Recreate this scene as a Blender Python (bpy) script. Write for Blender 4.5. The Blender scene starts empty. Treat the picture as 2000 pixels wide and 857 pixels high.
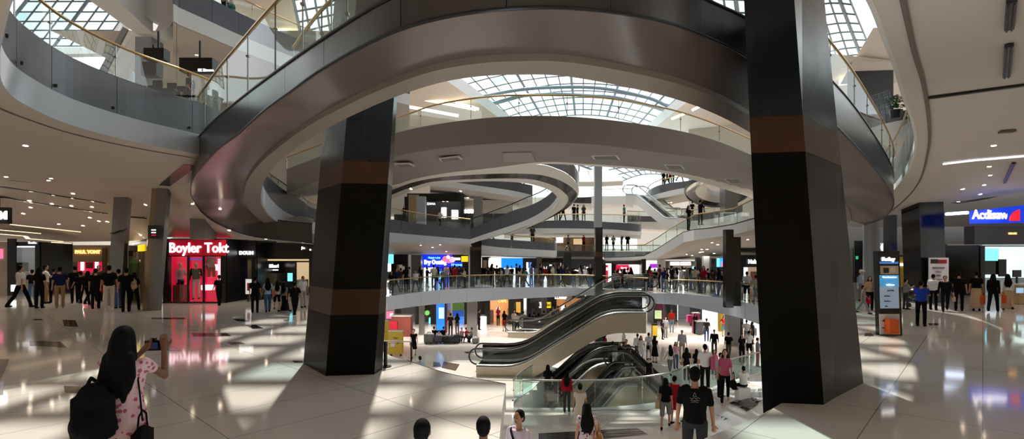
import bpy, bmesh, math, random
from mathutils import Vector, Matrix
R = random.Random(7)
scn = bpy.context.scene
COL = scn.collection
F = 1000.0; CX = 1000.0; HY = 495.0; CH = 2.5      # focal length in pixels, principal column, horizon row, eye height

def S(px, py, d):                                   # the place seen at (px, py) that stands d metres away
    return Vector(((px-CX)*d/F, d, CH+(HY-py)*d/F))
def Z(px, py, z):                                   # the place seen at (px, py) that lies at height z
    return S(px, py, (z-CH)*F/(HY-py))
def V(px, d, z):
    return Vector(((px-CX)*d/F, d, z))

# ------------------------------------------------------------------ materials
def lin(c):
    return tuple(((v/255)/12.92 if v/255 <= .04045 else ((v/255+.055)/1.055)**2.4) for v in c)
_m = {}
def mat(name, rgb=(200, 200, 200), rough=.5, metal=0., emit=0., spec=.5, coat=0.):
    if name in _m: return _m[name]
    m = bpy.data.materials.new(name); m.use_nodes = True
    b = m.node_tree.nodes['Principled BSDF']; c = lin(rgb)+(1,)
    b.inputs['Base Color'].default_value = c
    b.inputs['Roughness'].default_value = rough
    b.inputs['Metallic'].default_value = metal
    b.inputs['Specular IOR Level'].default_value = spec
    b.inputs['Coat Weight'].default_value = coat
    if emit:
        b.inputs['Emission Color'].default_value = c
        b.inputs['Emission Strength'].default_value = emit
    _m[name] = m
    return m
def vary(m, scale=3., amount=.15, rough=.0, stretch=(1, 1, 1)):      # soft unevenness of a real surface
    nt = m.node_tree; b = nt.nodes['Principled BSDF']; c = tuple(b.inputs['Base Color'].default_value)
    tc = nt.nodes.new('ShaderNodeTexCoord'); mp = nt.nodes.new('ShaderNodeMapping'); mp.inputs['Scale'].default_value = stretch
    n = nt.nodes.new('ShaderNodeTexNoise'); n.inputs['Scale'].default_value = scale; n.inputs['Detail'].default_value = 4
    cr = nt.nodes.new('ShaderNodeMix'); cr.data_type = 'RGBA'
    cr.inputs[6].default_value = tuple(v*(1-amount) for v in c[:3])+(1,); cr.inputs[7].default_value = tuple(min(1, v*(1+amount)) for v in c[:3])+(1,)
    nt.links.new(tc.outputs['Object'], mp.inputs['Vector']); nt.links.new(mp.outputs['Vector'], n.inputs['Vector'])
    nt.links.new(n.outputs['Fac'], cr.inputs[0]); nt.links.new(cr.outputs[2], b.inputs['Base Color'])
    if rough:
        mr = nt.nodes.new('ShaderNodeMapRange'); r0 = b.inputs['Roughness'].default_value
        mr.inputs['To Min'].default_value = max(.02, r0-rough); mr.inputs['To Max'].default_value = r0+rough
        nt.links.new(n.outputs['Fac'], mr.inputs['Value']); nt.links.new(mr.outputs['Result'], b.inputs['Roughness'])
    return m
def glass_mat(name, tint, gloss=.10, rough=.02):
    m = bpy.data.materials.new(name); m.use_nodes = True; nt = m.node_tree; nt.nodes.clear()
    o = nt.nodes.new('ShaderNodeOutputMaterial'); mx = nt.nodes.new('ShaderNodeMixShader')
    t = nt.nodes.new('ShaderNodeBsdfTransparent'); t.inputs['Color'].default_value = tint+(1,)
    g = nt.nodes.new('ShaderNodeBsdfGlossy'); g.inputs['Roughness'].default_value = rough
    lw = nt.nodes.new('ShaderNodeLayerWeight'); lw.inputs['Blend'].default_value = .25
    ma = nt.nodes.new('ShaderNodeMath'); ma.operation = 'MULTIPLY_ADD'; ma.inputs[1].default_value = .45; ma.inputs[2].default_value = gloss
    nt.links.new(lw.outputs['Fresnel'], ma.inputs[0]); nt.links.new(ma.outputs[0], mx.inputs[0])
    nt.links.new(t.outputs[0], mx.inputs[1]); nt.links.new(g.outputs[0], mx.inputs[2]); nt.links.new(mx.outputs[0], o.inputs[0])
    _m[name] = m; return m

def floor_mat(name, rgb, rough, rot, tile=1.25):
    m = mat(name, rgb, rough, spec=.55); nt = m.node_tree; b = nt.nodes['Principled BSDF']; c = b.inputs['Base Color'].default_value
    tc = nt.nodes.new('ShaderNodeTexCoord'); mp = nt.nodes.new('ShaderNodeMapping'); mp.inputs['Rotation'].default_value = (0, 0, rot)
    br = nt.nodes.new('ShaderNodeTexBrick'); br.offset = 0.; br.inputs['Scale'].default_value = 1.
    br.inputs['Brick Width'].default_value = tile*2; br.inputs['Row Height'].default_value = tile; br.inputs['Mortar Size'].default_value = .007
    br.inputs['Mortar Smooth'].default_value = .1
    br.inputs['Color1'].default_value = tuple(c); br.inputs['Color2'].default_value = tuple(v*.95 for v in c[:3])+(1,)
    br.inputs['Mortar'].default_value = tuple(v*.35 for v in c[:3])+(1,)
    nt.links.new(tc.outputs['Object'], mp.inputs['Vector']); nt.links.new(mp.outputs['Vector'], br.inputs['Vector']); nt.links.new(br.outputs['Color'], b.inputs['Base Color'])
    return m

M = dict(
    floor=floor_mat('polished_stone', (218, 211, 202), .07, math.radians(-47.4)),
    lfloor=floor_mat('polished_stone_lower', (226, 218, 208), .12, math.radians(20), 1.4),
    inlay=mat('dark_inlay', (38, 34, 33), .12), inlay_b=mat('bronze_inlay', (78, 62, 44), .18), inlay_g=mat('grey_inlay', (120, 118, 118), .15),
    white=mat('white_paint', (216, 214, 212), .55), offwhite=mat('warm_white_paint', (205, 197, 188), .6),
    fascia=mat('cool_white_fascia', (196, 199, 208), .4), beige=mat('beige_ceiling', (205, 194, 182), .6),
    rimshade=mat('ring_rim_shade_paint', (138, 127, 118), .5), archshade=mat('arch_shade_paint', (122, 113, 104), .6),  # backlit shade of arch and rim is mixed into these paint colours
    ringunder=mat('ring_soffit_panel', (104, 92, 87), .27, .05), ringfascia=mat('ring_fascia_metal', (68, 61, 58), .26, .25),
    gpanel=vary(mat('grey_parapet_panel', (96, 96, 102), .3, .25), 5, .10, .04, (1, 1, .2)), gdark=mat('dark_parapet_panel', (66, 66, 72), .3, .3),
    gold=mat('brass_handrail', (178, 146, 94), .28, .9), steel=mat('brushed_steel', (178, 176, 172), .25, .9), dsteel=mat('dark_steel', (60, 62, 66), .3, .8),
    bronze=vary(mat('bronze_truss', (158, 146, 126), .3, .6), .6, .05, .03), black=mat('black', (10, 10, 11), .35), blackg=mat('black_gloss', (14, 14, 15), .15),
    chrome=mat('dark_gloss_band', (52, 46, 43), .15, .4), colblack=vary(mat('black_column_metal', (13, 12, 12), .32, .0, 0, .10), 2, .35, .08), copper=vary(mat('copper_band', (74, 46, 28), .32, .4), 3, .2, .05),
    colblue=vary(mat('dark_column_metal', (30, 33, 39), .27, .1, 0, .4), 1.2, .4, .1), colgrey=mat('grey_column', (118, 116, 114), .35, .2), colpale=mat('pale_column', (150, 152, 156), .4, .1),
    rubber=mat('black_rubber', (16, 16, 17), .3), step=mat('escalator_step', (26, 26, 28), .45, .2),
    mull=mat('skylight_mullion', (70, 88, 96), .45, .2), beam=mat('skylight_beam', (120, 140, 150), .4, .2),
    lamp=mat('downlight_lens', (255, 238, 214), .5, emit=30), lampc=mat('cove_light', (250, 246, 240), .5, emit=7.0), lampw=mat('linear_lamp', (255, 232, 196), .5, emit=4.5),
    shade=mat('vent_grey', (110, 104, 98), .6), tan=mat('tan_wall', (150, 128, 96), .5), brown=mat('brown_wood', (92, 70, 50), .5),
    yellow=mat('yellow_panel', (206, 170, 50), .5), pink=mat('magenta_panel', (206, 70, 140), .5), red=mat('red_panel', (190, 26, 50), .5),
)
M['glass'] = glass_mat('rail_glass', (.82, .93, .91), .08)
M['penglass'] = glass_mat('pen_glass', (.66, .84, .80), .10)
M['pane'] = glass_mat('roof_glass', (.98, 1.0, 1.0), .01)
M['panet'] = glass_mat('roof_glass_teal', (.70, .93, .96), .03)
M['escglass'] = glass_mat('escalator_glass', (.95, .98, .97), .02)
M['shopglass'] = glass_mat('shop_glass', (.95, .96, .97), .06)
def E(name, rgb, s): return mat('lit_'+name, rgb, .4, emit=s)

# ------------------------------------------------------------------ meshes and the tree of objects
class MB:
    def __init__(s): s.v = []; s.f = []; s.mi = []
    def quad(s, a, b, c, d, mi=0):
        n = len(s.v); s.v += [tuple(a), tuple(b), tuple(c), tuple(d)]; s.f.append((n, n+1, n+2, n+3)); s.mi.append(mi)
    def poly(s, pts, mi=0):
        n = len(s.v); s.v += [tuple(p) for p in pts]; s.f.append(tuple(range(n, n+len(pts)))); s.mi.append(mi)
    def grid(s, rows, mi=0, close=False):             # rows: lists of equal length
        n = len(s.v); w = len(rows[0])
        for r in rows: s.v += [tuple(p) for p in r]
        for j in range(len(rows)-1):
            for i in range(w if close else w-1):
                k = (i+1) % w
                s.f.append((n+j*w+i, n+j*w+k, n+(j+1)*w+k, n+(j+1)*w+i)); s.mi.append(mi)
    def hexa(s, p, mi=0):                             # eight corners: four below, four above
        n = len(s.v); s.v += [tuple(q) for q in p]
        for f in ((3, 2, 1, 0), (4, 5, 6, 7), (0, 1, 5, 4), (1, 2, 6, 5), (2, 3, 7, 6), (3, 0, 4, 7)):
            s.f.append(tuple(n+i for i in f)); s.mi.append(mi)
    def box(s, c, h, rz=0., mi=0):
        c = Vector(c); ca, sa = math.cos(rz), math.sin(rz); P = []
        for z in (-1, 1):
            for x, y in ((-1, -1), (1, -1), (1, 1), (-1, 1)):
                X, Y = x*h[0], y*h[1]; P.append((c.x+X*ca-Y*sa, c.y+X*sa+Y*ca, c.z+z*h[2]))
        s.hexa(P, mi)
    def tube(s, pts, r, n=8, mi=0, caps=True, closed=False):
        pts = [Vector(p) for p in pts]; rows = []; N = len(pts); up0 = None
        for i, p in enumerate(pts):
            t = (pts[(i+1) % N]-pts[i-1]) if closed else (pts[min(i+1, N-1)]-pts[max(i-1, 0)])
            if t.length < 1e-9: t = Vector((0, 0, 1))
            t.normalize()
            a = (Vector((0, 0, 1)) if abs(t.z) < .97 else Vector((0, 1, 0))) if up0 is None else up0
            u = t.cross(a)
            if u.length < 1e-6: u = t.cross(Vector((1, 0, 0)))
            u.normalize(); w = u.cross(t); up0 = w
            rr = r[i] if isinstance(r, (list, tuple)) else r
            rows.append([p+u*math.cos(2*math.pi*k/n)*rr+w*math.sin(2*math.pi*k/n)*rr for k in range(n)])
        if closed: rows.append(rows[0])
        s.grid(rows, mi, True)
        if caps and not closed: s.poly(rows[0][::-1], mi); s.poly(rows[-1], mi)
    def prism(s, pts, off, mi=0):                     # an outline pushed along off
        a = [Vector(p) for p in pts]; off = Vector(off); b = [p+off for p in a]
        s.poly(a, mi); s.poly(b[::-1], mi)
        for i in range(len(a)):
            j = (i+1) % len(a); s.quad(a[j], a[i], b[i], b[j], mi)
    def build(s, name, m, parent=None, smooth=False, solid=0.):
        me = bpy.data.meshes.new(name); me.from_pydata(s.v, [], s.f)
        for x in (m if isinstance(m, (list, tuple)) else [m]): me.materials.append(x)
        if len(me.materials) > 1: me.polygons.foreach_set('material_index', s.mi)
        if smooth: me.polygons.foreach_set('use_smooth', [True]*len(me.polygons))
        me.validate(); me.update()
        o = bpy.data.objects.new(name, me); COL.objects.link(o)
        if parent:
            o.parent = parent; o.matrix_parent_inverse = Matrix.Translation(-Vector(parent.location)) if parent.rotation_euler.z == 0 else parent.matrix_basis.inverted()
        if solid:
            k = o.modifiers.new('thickness', 'SOLIDIFY'); k.thickness = solid; k.offset = 0
        return o
def tag(o, label=None, cat=None, group=None, kind=None):
    for k, v in (('label', label), ('category', cat), ('group', group), ('kind', kind)):
        if v: o[k] = v
    return o
def empty(name, loc, label=None, cat=None, group=None, kind=None):
    o = bpy.data.objects.new(name, None); COL.objects.link(o); o.location = loc; o.empty_display_size = .1
    return tag(o, label, cat, group, kind)
def struct(o): o['kind'] = 'structure'; return o

def cr(pts, n):                                       # smooth curve through points, n samples evenly along the points
    pts = [Vector(p) for p in pts]; N = len(pts); out = []
    for k in range(n):
        t = k/(n-1)*(N-1); i = min(int(t), N-2); u = t-i
        p0 = pts[i-1] if i > 0 else 2*pts[0]-pts[1]; p1, p2 = pts[i], pts[i+1]; p3 = pts[i+2] if i+2 < N else 2*pts[-1]-pts[-2]
        out.append(.5*((2*p1)+(p2-p0)*u+(2*p0-5*p1+4*p2-p3)*u*u+(3*p1-p0-3*p2+p3)*u**3))
    return out
def lerp(A, B, t): return [a+(b-a)*t for a, b in zip(A, B)]
def up(A, h):
    if isinstance(h, (int, float)): h = [h]*len(A)
    return [a+Vector((0, 0, k)) for a, k in zip(A, h)]
def back(A, t):                                       # moved t metres away from the camera in plan
    out = []
    for a in A:
        q = Vector((a.x, a.y, 0)); q.normalize(); out.append(a+q*t)
    return out
def sub(A, i, j): return A[i:j]

def text(s, p, size, m, parent=None, rz=0., bold=.0, align='CENTER', sx=1., ext=.02, name='lettering'):
    c = bpy.data.curves.new(name, 'FONT'); c.body = s; c.size = size; c.align_x = align; c.align_y = 'CENTER'; c.extrude = ext; c.offset = bold
    c.resolution_u = 3; c.materials.append(m)
    o = bpy.data.objects.new(name, c); COL.objects.link(o)
    mw = Matrix.Translation(Vector(p)) @ Matrix.Rotation(rz, 4, 'Z') @ Matrix.Rotation(math.pi/2, 4, 'X') @ Matrix.Diagonal((sx, 1, 1, 1))
    if parent:
        o.parent = parent; o.matrix_parent_inverse = Matrix.Translation(-Vector(parent.location))
    o.matrix_basis = mw
    return o

def railing(name, base, h, label, group=None, m='glass', panes=10, rail='gold', posts=True, railr=.035, inset=0., cat='railing', step=None):
    """A glass balustrade that follows the line base: handrail, panes and clamps; h may vary along the line."""
    n = len(base)
    if isinstance(h, (int, float)): h = [h]*n
    r = empty(name, base[n//2], label, cat, group)
    b = MB(); b.tube(up(base, h), railr, 8); b.build('handrail', M[rail], r, True)
    p = MB(); cl = MB()
    for k in range(panes):
        i, j = round(k*(n-1)/panes), round((k+1)*(n-1)/panes)
        A = [Vector(q) for q in base[i:j+1]]; hh = h[i:j+1]
        if len(A) < 2: continue
        T = up(A, [q-.05 for q in hh]); g = (A[-1]-A[0])
        if g.length > .1:                              # a narrow open joint between panes
            e = g.normalized()*.012; A[0] = A[0]+e; T[0] = T[0]+e; A[-1] = A[-1]-e; T[-1] = T[-1]-e
        p = MB(); p.grid([A, T]); p.build('glass_pane', M[m], r, True)
        if posts:
            q = Vector(base[i]); cl = MB(); cl.box(q+Vector((0, 0, hh[0]*.5)), (.009, .012, hh[0]*.47)); cl.box(q+Vector((0, 0, hh[0]*.62)), (.03, .03, .02)); cl.build('clamp_post', M['steel'], r)
    return r
SKY = 1.9; SUN = 5.0; SUNDIR = (-.08, .7, 1.); EXPO = 0.25; REARH = 9.
# ================================================================== camera, sky, sun
cam = bpy.data.cameras.new('camera'); camo = bpy.data.objects.new('camera', cam); COL.objects.link(camo)
cam.sensor_width = 36; cam.lens = 18.0; cam.shift_y = (HY-428.5)/2000; cam.clip_end = 400
camo.location = (0, 0, CH); camo.rotation_euler = (math.pi/2, 0, 0); scn.camera = camo
w = bpy.data.worlds.new('sky'); scn.world = w; w.use_nodes = True
w.node_tree.nodes['Background'].inputs['Color'].default_value = (.90, .96, 1., 1); w.node_tree.nodes['Background'].inputs['Strength'].default_value = SKY
def lamp(kind, name, loc, energy, color=(1, 1, 1), size=1., rot=None, sizey=None):
    l = bpy.data.lights.new(name, kind); l.energy = energy; l.color = color
    if kind == 'AREA':
        l.size = size
        if sizey: l.shape = 'RECTANGLE'; l.size_y = sizey
    elif kind == 'SUN': l.angle = size
    else: l.shadow_soft_size = size
    o = bpy.data.objects.new(name, l); COL.objects.link(o); o.location = loc
    if rot: o.rotation_euler = rot
    return o
sun = lamp('SUN', 'sun', (0, 0, 60), SUN, (1., .95, .86), math.radians(1.2))
sun.rotation_euler = Vector(SUNDIR).to_track_quat('Z', 'Y').to_euler()
scn.view_settings.view_transform = 'Standard'; scn.view_settings.look = 'None'; scn.view_settings.gamma = 1; scn.view_settings.use_curve_mapping = False
scn.view_settings.exposure = EXPO
cy = scn.cycles; cy.use_denoising = True; cy.max_bounces = 9; cy.diffuse_bounces = 5; cy.glossy_bounces = 4; cy.transparent_max_bounces = 24; cy.sample_clamp_indirect = 6; cy.caustics_reflective = False; cy.caustics_refractive = False

# ================================================================== floors
def sm(t): t = max(0., min(1., t)); return t*t*(3-2*t)
_b = [(-5, -.91), (5, -.92), (5.8, -1.14), (7, -1.5), (8.5, -1.85), (10.5, -2.2), (16, -2.9), (21, -4.), (200, -4.)]
def fz(x, y):                                          # height of the lower floor: a ramp that runs out into the hall
    for (a, za), (b, zb) in zip(_b, _b[1:]):
        if y <= b: z = za+(zb-za)*(y-a)/(b-a); break
    z += .6*sm((x-1.6)/1.)*(1-sm((y-9)/3)); z += .9*sm((x-5.5)/2)*(1-sm((y-20)/6))*sm((y-8)/4)
    return z
EDGE_L = [V(975, 6.85, 0), V(981, 8.2, 0), V(988, 9.8, 0), V(955, 10.05, 0), V(900, 10.42, 0), V(850, 11.0, 0), V(800, 11.9, 0), V(748, 13.1, 0), V(700, 18, 0), V(725, 24, 0)]
GL = [V(755, 29.8, 0), V(805, 32.5, 0), V(850, 34.7, 0), V(925, 36.8, 0), V(1000, 37.8, 0), V(1080, 37.8, 0), V(1165, 36.4, 0), V(1264, 32.5, 0), V(1327, 32.2, 0), V(1408, 29.0, 0), V(1445, 26.6, 0), V(1483, 24.6, 0)]
EDGE_R = [V(1560, 22, 0), V(1640, 15, 0), V(1600, 10.5, 0), V(1500, 8.14, 0), V(1374, 6.9, 0), V(1330, 6.4, 0)]
EL = cr(EDGE_L[2:], 30); GLc = cr(GL, 48); ER = cr(EDGE_R, 24)
def slab(name, outline, z0, z1, m, ms):
    b = MB(); P = [Vector((p[0], p[1], z1)) for p in outline]; Q = [Vector((p[0], p[1], z0)) for p in outline]
    b.poly(P); b.poly(Q[::-1], 1)
    for i in range(len(P)):
        j = (i+1) % len(P); b.quad(P[j], P[i], Q[i], Q[j], 1)
    return struct(b.build(name, [m, ms]))
out = [(-1.7, -6), (-1.7, 6.85)]+EDGE_L[:2]+EL+GLc+ER+[(1.9, -6), (34, -6), (60, 30), (60, 62), (-60, 62), (-60, 30), (-30, -6)]
def tri_slab(name, outline, z0, z1, m, ms):            # the same for an outline that is not convex
    bm = bmesh.new(); vs = [bm.verts.new((p[0], p[1], z1)) for p in outline]; f = bm.faces.new(vs); f.normal_update()
    if f.normal.z < 0: f.normal_flip()
    bmesh.ops.triangulate(bm, faces=[f], ngon_method='EAR_CLIP')
    me = bpy.data.meshes.new(name); bm.to_mesh(me); bm.free(); me.materials.append(m)
    o = struct(bpy.data.objects.new(name, me)); COL.objects.link(o)
    n = len(outline); b = MB(); P = [Vector((p[0], p[1], z1)) for p in outline]; Q = [Vector((p[0], p[1], z0)) for p in outline]
    for i in range(n): j = (i+1) % n; b.quad(P[j], P[i], Q[i], Q[j])
    b.build('slab_edge', ms, o)
    return o
fl = tri_slab('floor', out, -.35, 0., M['floor'], M['white'])
b = MB()                                               # pale stone kerb along the left edge of the upper floor
b.grid([up(EL[:18], .012), up(back(EL[:18], .0), -.5), up(back(EL[:18], .35), -.5)]); b.build('edge_trim', M['colgrey'], fl)
# dark inlaid tiles
def inlay(quads, z=.004):
    b = MB()
    for mi, q in quads:
        P = [Z(x, y, z) for x, y in q]; b.poly(P, mi)
    return b
b = inlay([(0, [(58, 665), (118, 667), (131, 679), (58, 674)]), (0, [(122, 624), (147, 625), (153, 638), (125, 637)]), (1, [(125, 753), (160, 755), (163, 768), (127, 766)]),
  (0, [(-40, 700), (18, 701), (2, 742), (-40, 752)]), (2, [(-40, 756), (1, 746), (8, 742), (6, 771), (-40, 771)]), (0, [(288, 676), (345, 676), (352, 684), (288, 684)]), (0, [(66, 623), (82, 623), (83, 625), (66, 625)]),
  (0, [(295, 620), (360, 620), (365, 623), (297, 623)]), (0, [(375, 650), (442, 650), (452, 656), (378, 657)]), (1, [(441, 668), (470, 667), (479, 671), (452, 673)]), (0, [(454, 622), (478, 623), (488, 628), (463, 627)]),
  (0, [(478, 634), (500, 634), (515, 641), (494, 642)]), (1, [(570, 704), (590, 704), (592, 708), (575, 708)]), (0, [(1690, 650), (1702, 650), (1707, 656), (1688, 656)]), (0, [(1812, 631), (1834, 631), (1833, 635), (1815, 635)]), (2, [(1690, 858), (1700, 858), (1700, 862), (1690, 862)])])
b.build('inlay_tiles', [M['inlay'], M['inlay_b'], M['inlay_g']], fl)
# lower floor, with the pit for the escalators that go further down
def fzp(px, py, dz=.006):                              # the point of the lower floor seen at (px, py)
    d = 8.
    while d < 70:
        p = S(px, py, d)
        if p.z <= fz(p.x, p.y)+dz: break
        d += .02
    return S(px, py, d)
PIT = [fzp(1003, 797), fzp(1100, 798), fzp(1200, 795), fzp(1300, 784), fzp(1350, 771), fzp(1400, 754), fzp(1450, 738), fzp(1495, 724)]
PITc = cr(PIT, 40)
PB = [Z(1495, 722, -4), V(1330, 29.5, -4), V(1130, 30.5, -4), V(1075, 28.5, -4), V(1040, 24.5, -4), V(1003, 22.5, -4)]
def inside(x, y, poly):
    c = False; n = len(poly)
    for i in range(n):
        (x1, y1), (x2, y2) = poly[i][:2], poly[i-1][:2]
        if (y1 > y) != (y2 > y) and x < (x2-x1)*(y-y1)/(y2-y1)+x1: c = not c
    return c
pit_poly = [(p.x, p.y) for p in PITc]+[(p.x, p.y) for p in PB[1:]]
ys = [5.2+.4*i for i in range(46)]; ys += [ys[-1]+.4*i for i in range(1, 30)]; ys += [36+i*2 for i in range(19)]
xs = [-44, -38, -32, -26, -20, -15, -11]+[-8+.4*i for i in range(67)]+[20, 24, 28, 34, 40, 48]
bm = bmesh.new(); g = {}
for i, x in enumerate(xs):
    for j, y in enumerate(ys): g[i, j] = bm.verts.new((x, y, fz(x, y)))
for i in range(len(xs)-1):
    for j in range(len(ys)-1):
        cx_, cy_ = (xs[i]+xs[i+1])/2, (ys[j]+ys[j+1])/2
        if inside(cx_, cy_, pit_poly): continue
        if inside(cx_, cy_, [(p[0], p[1]) for p in out]) and (cx_ < -2.2 or cx_ > 5) and cy_ < 26: continue
        bm.faces.new((g[i, j], g[i+1, j], g[i+1, j+1], g[i, j+1]))
bmesh.ops.delete(bm, geom=[v for v in bm.verts if not v.link_faces], context='VERTS')
me = bpy.data.meshes.new('floor_lower'); bm.to_mesh(me); bm.free(); me.materials.append(M['lfloor']); me.polygons.foreach_set('use_smooth', [True]*len(me.polygons))
lf = struct(bpy.data.objects.new('floor_lower', me)); COL.objects.link(lf)
b = MB()                                               # the neat border of the pit and its walls
oc = back(PITc, -.4); ob = PB[::-1]
oc = [Vector((p.x, p.y, fz(p.x, p.y)+.02)) for p in oc]
b.grid([oc, up(PITc, .03), up(PITc, -.6), [Vector((p.x, p.y, -7)) for p in PITc]]); b.grid([up(back(PB, .9), .02), up(PB, .03), up(PB, -3)], 0)
b.build('pit_border', M['white'], lf)
b = MB(); P = [Vector((p[0], p[1], -6.9)) for p in pit_poly]; b.poly(P[::-1]); struct(b.build('floor_pit', M['lfloor']))
b = MB()
def gridpatch(q, mi, n=8):
    A, B, C_, D = [Vector((x, y, 0)) for x, y in q]
    rows = [[(lambda p: fzp(p.x, p.y))(A.lerp(B, i/n).lerp(D.lerp(C_, i/n), j/n)) for i in range(n+1)] for j in range(n+1)]
    b.grid(rows, mi)
for mi, q in [(0, [(1052, 846), (1245, 835), (1266, 848), (1052, 870)]), (0, [(1390, 806), (1426, 818), (1391, 832), (1389, 832)]), (0, [(1424, 787), (1488, 756), (1489, 780), (1458, 800)]),
   (1, [(1436, 790), (1470, 783), (1482, 789), (1458, 803)]), (1, [(846, 706), (859, 708), (862, 716), (846, 716)]), (1, [(866, 706), (898, 711), (890, 724), (862, 718)]), (0, [(905, 687), (916, 686), (929, 687), (912, 690)]), (0, [(868, 668), (876, 667), (880, 669), (870, 670)])]: gridpatch(q, mi)
b.build('inlay_tiles', [M['inlay'], M['inlay_b']], lf)

# ================================================================== the big ring overhead
O = [(610, 474, 27), (500, 462, 26), (440, 443, 25), (400, 418, 24), (376, 387, 22.5), (373, 364, 19.8), (382, 342, 16.6), (420, 296, 13.6), (465, 261, 11.5), (516, 215, 9.7), (571, 175, 8.5), (626, 136, 7.6), (736, 75, 6.5), (850, 36, 5.95),
     (1000, 15, 5.7), (1150, 17, 6.), (1300, 42, 7.1), (1400, 80, 8.7), (1462, 113, 10.), (1560, 178, 12.2), (1650, 262, 15), (1702, 320, 17.5), (1738, 370, 20), (1745, 398, 22), (1728, 424, 24), (1688, 439, 26)]
I = [(614, 457, 33), (578, 448, 30), (545, 436, 27), (520, 414, 24.5), (510, 392, 22.5), (511, 372, 20), (517, 351, 17.2), (540, 321, 14.2), (585, 284, 11.4), (640, 250, 9.4), (700, 220, 8.7), (770, 190, 8.2), (850, 164, 7.6), (920, 151, 7.35),
     (1000, 146, 7.25), (1120, 151, 7.35), (1300, 188, 8.3), (1400, 224, 9.6), (1470, 262, 11.0), (1560, 318, 13.5), (1600, 365, 17), (1612, 390, 19), (1622, 405, 21), (1632, 415, 23), (1642, 425, 25), (1652, 432, 27)]
TH = [1., 1., 1., 1., 1., 1.05, 1.08, .84, .74, .56, .49, .43, .42, .45, .5, .5, .55, .62, .75, 1.0, 1.15, 1.12, 1.05, 1., 1., 1.]
N = 150
Oc = cr([S(*p) for p in O], N); Ic = cr([S(*p) for p in I], N); Tc = cr([S(*p)+Vector((0, 0, h)) for p, h in zip(O, TH)], N)
Jl = lerp(Ic, Oc, .24); Ju = up(Jl, .10); Ic2 = up(Ic, .95)
ring = struct(empty('ring_slab', (0, 6, 5)))
b = MB(); b.grid([Oc, lerp(Oc, Ju, .5), Ju]); b.build('soffit_panel', M['ringunder'], ring, True)
b = MB(); b.grid([Ju, Jl]); b.grid([Jl, lerp(Jl, Ic, .5), Ic]); b.build('inner_rim', M['rimshade'], ring, True)
b = MB(); b.grid([Ic[18:], Ic2[18:]]); b.build('inner_fascia', M['white'], ring, True)
nf = 18
for k in range(nf):                                    # fascia panels with joints between them
    i, j = round(k*(N-1)/nf), round((k+1)*(N-1)/nf)
    A, B = [p.copy() for p in Oc[i:j+1]], [p.copy() for p in Tc[i:j+1]]; e = (A[-1]-A[0]).normalized()*.01; A[0] += e; B[0] += e
    b = MB(); b.grid([A, lerp(A, B, .5), B]); b.build('fascia_panel', M['ringfascia'], ring, True)
b = MB(); b.tube(up(Oc, -.01), .025, 6); b.build('fascia_seam', M['dsteel'], ring, True)
b = MB(); b.grid([up(Tc, .0), Ic2]); b.build('deck', M['offwhite'], ring, True)
b = MB(); b.tube(Tc, .03, 6); b.build('glass_channel', M['black'], ring, True)
i0, i1 = round(5.6/25*(N-1)), round(13.2/25*(N-1))
railing('glass_railing', Tc[i0:i1+1], 1.24, 'curved glass balustrade with brass handrail on the near ring, left side', panes=8, cat='balustrade')
i2, i3 = round(19.2/25*(N-1)), round(23.6/25*(N-1))
railing('glass_railing', Tc[i2:i3+1], 1.02, 'curved glass balustrade on the near ring right of the big column', panes=8, cat='balustrade')
IR = up(lerp(Ic, Oc, .12), .95)
railing('glass_railing', IR[round(8.0/25*(N-1)):round(13/25*(N-1))], [1.15]*(round(13/25*(N-1))-round(8.0/25*(N-1))), 'second brass handrail behind the near ring balustrade', panes=5, cat='balustrade')
# left rim of the hole: white band, grey parapet, brass rail, running on behind the column to the middle balcony
RIM = [(510, 20.8, 372, 372-28, 340, 330), (514, 23.3, 402, 366, 338, 330), (530, 25.3, 424, 391, 352, 342), (555, 27.7, 440, 413, 372, 359), (591, 31, 452, 428, 393, 385), (615, 33, 457, 434, 408, 397), (690, 36, 467, 448, 421, 402), (762, 37, 473, 454, 428, 406), (830, 37.2, 475, 460, 438, 418), (919, 37, 476, 467, 446.5, 428)]
def rows_of(st, n): return [cr([S(s[0], s[k], s[1]) for s in st], n) for k in range(2, len(st[0]))]
W_, PB_, PT_, RL_ = rows_of(RIM, 60)
def ribbon(name, m, A, B, parent=None, solid=.06, panels=0, pname='panel'):
    if not panels:
        b = MB(); b.grid([A, B]); return b.build(name, m, parent, False, solid)
    n = len(A)
    for k in range(panels):
        i, j = round(k*(n-1)/panels), round((k+1)*(n-1)/panels)
        a, c = [p.copy() for p in A[i:j+1]], [p.copy() for p in B[i:j+1]]
        e = (a[-1]-a[0]).normalized()*.014; a[0] += e; c[0] += e
        b = MB(); b.grid([a, c]); b.build(pname, m, parent, False, solid)
bal = struct(empty('balcony_slab', W_[30]))
ribbon('white_band', M['fascia'], W_, PB_, bal); ribbon('', M['gpanel'], PB_, PT_, bal, panels=11, pname='parapet_panel')
b = MB(); b.grid([PB_, back(PB_, .05), up(back(PB_, .05), .02)]); b.build('shadow_gap', M['black'], bal)
b = MB(); b.grid([PT_, back(PT_, .12), back(up(PT_, -.5), .14), back(up(PT_, -.5), 7)]); b.build('deck', M['offwhite'], bal)
SB = cr([V(300, 60, 3.2), V(480, 58, 3.), V(600, 50, 2.8), V(700, 46, 2.5), V(770, 46, 2.42), V(850, 46, 2.40), V(930, 46, 2.4)], 60)
b = MB(); b.grid([W_, lerp(W_, SB, .5), SB]); b.build('soffit', M['beige'], bal, True)
railing('glass_railing', PT_, [max(.25, r.z-p.z) for r, p in zip(RL_, PT_)], 'brass topped glass rail along the grey balcony behind the left black column', panes=14, cat='balustrade')
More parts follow.
